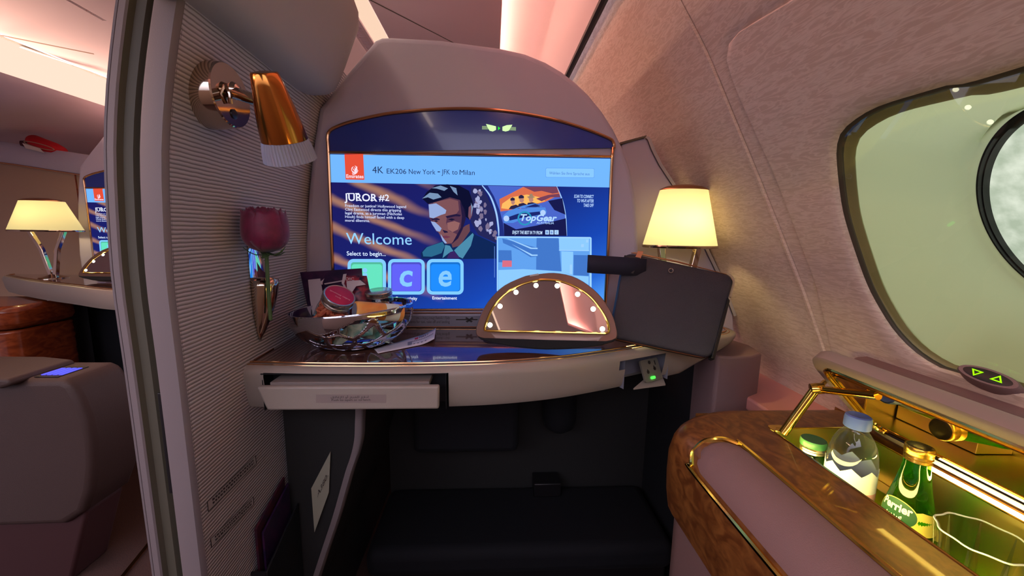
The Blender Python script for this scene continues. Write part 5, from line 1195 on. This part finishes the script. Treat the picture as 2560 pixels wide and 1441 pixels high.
# footwell, cabinet and seat arm of the middle suite
st(mk('wall_back', [poly([(-2.25, 2.04, 0), (-1.0, 2.04, 0), (-1.0, 2.04, .77), (-2.25, 2.04, .77)]), poly([(-1.0, 1.5, 0), (-1.0, 2.04, 0), (-1.0, 2.04, .77), (-1.0, 1.6, .77)]), poly([(-2.00, 1.975, 0), (-2.25, 2.04, 0), (-2.25, 2.04, .766), (-2.00, 1.975, .766)])], m_navy, ang=0), 'dark footwell lining under the middle suite shelf', 'wall')
cab = thing('side_cabinet', 'reddish wood side cabinet at the left edge beside the middle suite footwell', 'cabinet', (-2.2, 1.75, 0))
cl_ = [at(72, 800, Y=1.72).x, 1.72]
cz = at(40, 760, Y=1.74).z
mk('cabinet_top', [prism([(x+cl_[0]-.32, y+1.80, cz-.10) for x, y in rr2(.64, .30, .07)], (0, 0, .10))], m_cherry, cab, bevel=.025)
mk('cabinet_base', [prism([(x+cl_[0]-.32, y+1.80, 0) for x, y in rr2(.62, .28, .06)], (0, 0, cz-.105))], m_cherry, cab, bevel=.01)
mk('cabinet_trim', [tube([(cl_[0]-.20+.03*cos(k*pi/12), 1.648, cz-.05+.03*sin(k*pi/12)) for k in range(24)], .004, 6, True)], m_rose_gold, cab)
arm = thing('seat_arm', 'rounded mauve seat side panel with a padded armrest in the middle suite', 'seat', (-1.6, 1.1, 0))
ao = [(-2.0, .662), (-1.30, .668), (-1.215, .668), (-1.190, .655), (-1.172, .61), (-1.158, .55), (-1.155, .48), (-1.162, .40), (-1.18, .32), (-1.21, .25), (-1.27, .21), (-2.0, .20)]
mk('side_panel', [prism([(x, 1.10, z) for x, z in ao], (0, .16, 0))], m_seat, arm, bevel=.02, seg=4)
mk('side_base', [prism([(-2.0, 1.12, 0), (-1.30, 1.12, 0), (-1.22, 1.12, .24), (-1.30, 1.12, .32), (-1.5, 1.09, .36), (-2.0, 1.09, .40)], (0, .12, 0))], m_seatred, arm, bevel=.01)
mk('armrest_pad', [prism([(-2.0, 1.07, .668), (-1.34, 1.07, .652), (-1.31, 1.07, .662), (-1.315, 1.07, .680), (-1.40, 1.07, .690), (-2.0, 1.07, .695)], (0, .17, 0))], m_seat, arm, bevel=.014, seg=4)
mk('button_panel', [prism([(-1.30, 1.115, .6685), (-1.235, 1.115, .6685), (-1.235, 1.20, .6685), (-1.30, 1.20, .6685)], (0, 0, .0015))], m_blackplastic, arm, ang=0)
for i in range(4):
    mk('button_light', [box((-1.297+.016*i, 1.13, .670), (-1.287+.016*i, 1.185, .6712))], em((60, 60, 255), 3), arm, ang=0)
# threshold line in the floor
a, b = at(300, 1452, Z=.004), at(372, 1362, Z=.004)
d_ = (b-a).normalized(); a = a-d_*.2; b = b+d_*.3; nn = Vector((0, 0, 1)).cross(d_)*.006
st(mk('trim_16', [prism([a-nn, b-nn, b+nn, a+nn], (0, 0, .004))], m_rose_gold, ang=0), 'thin metal threshold strip across the aisle floor', 'threshold')

# ------------------------------------------------------------------ light
def lamp(name, loc, tgt, sx, sy, energy, col, lab):
    l = bpy.data.lights.new(name, 'AREA'); l.shape = 'RECTANGLE'; l.size = sx; l.size_y = sy; l.energy = energy; l.color = col
    o = bpy.data.objects.new(name, l); COL.objects.link(o); d = Vector(tgt)-Vector(loc)
    o.matrix_world = Matrix.Translation(Vector(loc)) @ d.to_track_quat('-Z', 'Y').to_matrix().to_4x4()
    return tag(o, lab, 'light')
# long tubes lie along the cabin (local X along Y): they sit in the ceiling troughs
def tube_light(name, x, z, tx, tz, y0, y1, wid, energy, col, lab):
    l = bpy.data.lights.new(name, 'AREA'); l.shape = 'RECTANGLE'; l.size = wid; l.size_y = y1-y0; l.energy = energy; l.color = col
    o = bpy.data.objects.new(name, l); COL.objects.link(o); d = Vector((tx-x, 0, tz-z)).normalized(); Y_ = Vector((0, 1, 0)); X_ = Y_.cross(-d)
    m_ = Matrix.Identity(4)
    for k in range(3): m_[k][0] = X_[k]; m_[k][1] = Y_[k]; m_[k][2] = -d[k]
    m_.translation = Vector((x, (y0+y1)/2, z)); o.matrix_world = m_
    return tag(o, lab, 'light')
tube_light('trough_light', -1.925, 1.690, -.9, 1.79, -.4, 3.1, .04, 26, (1, .60, .44), 'peach tube lighting the aisle ceiling from the far trough')
tube_light('trough_light', -.372, 1.722, -.25, 1.45, -.5, 2.5, .03, 2.2, (1, .78, .62), 'warm tube in the ceiling strip above the partition')
w = bpy.data.worlds.new('cabin'); SC.world = w; w.use_nodes = True
bg = w.node_tree.nodes['Background']; bg.inputs[0].default_value = (.435, .42, .525, 1)
wn = w.node_tree; wt_ = wn.nodes.new('ShaderNodeTexCoord'); ws_ = wn.nodes.new('ShaderNodeSeparateXYZ'); wm_ = wn.nodes.new('ShaderNodeMapRange')
wn.links.new(wt_.outputs['Generated'], ws_.inputs[0]); wn.links.new(ws_.outputs['Z'], wm_.inputs[0]); wn.links.new(wm_.outputs[0], bg.inputs[1])
wm_.inputs[1].default_value = -.12; wm_.inputs[2].default_value = .5; wm_.inputs[3].default_value = .05; wm_.inputs[4].default_value = 9.5   # the lit cabin behind: bright high up, dim at floor level
vs_ = SC.view_settings; vs_.view_transform = 'Standard'; vs_.look = 'None'; vs_.exposure = .25; vs_.gamma = 1; vs_.use_curve_mapping = False
SC.cycles.max_bounces = 10; SC.cycles.transmission_bounces = 10; SC.cycles.transparent_max_bounces = 32; SC.cycles.glossy_bounces = 6
SC.cycles.caustics_reflective = False; SC.cycles.caustics_refractive = False; SC.cycles.sample_clamp_indirect = 4
SC.cycles.use_denoising = True
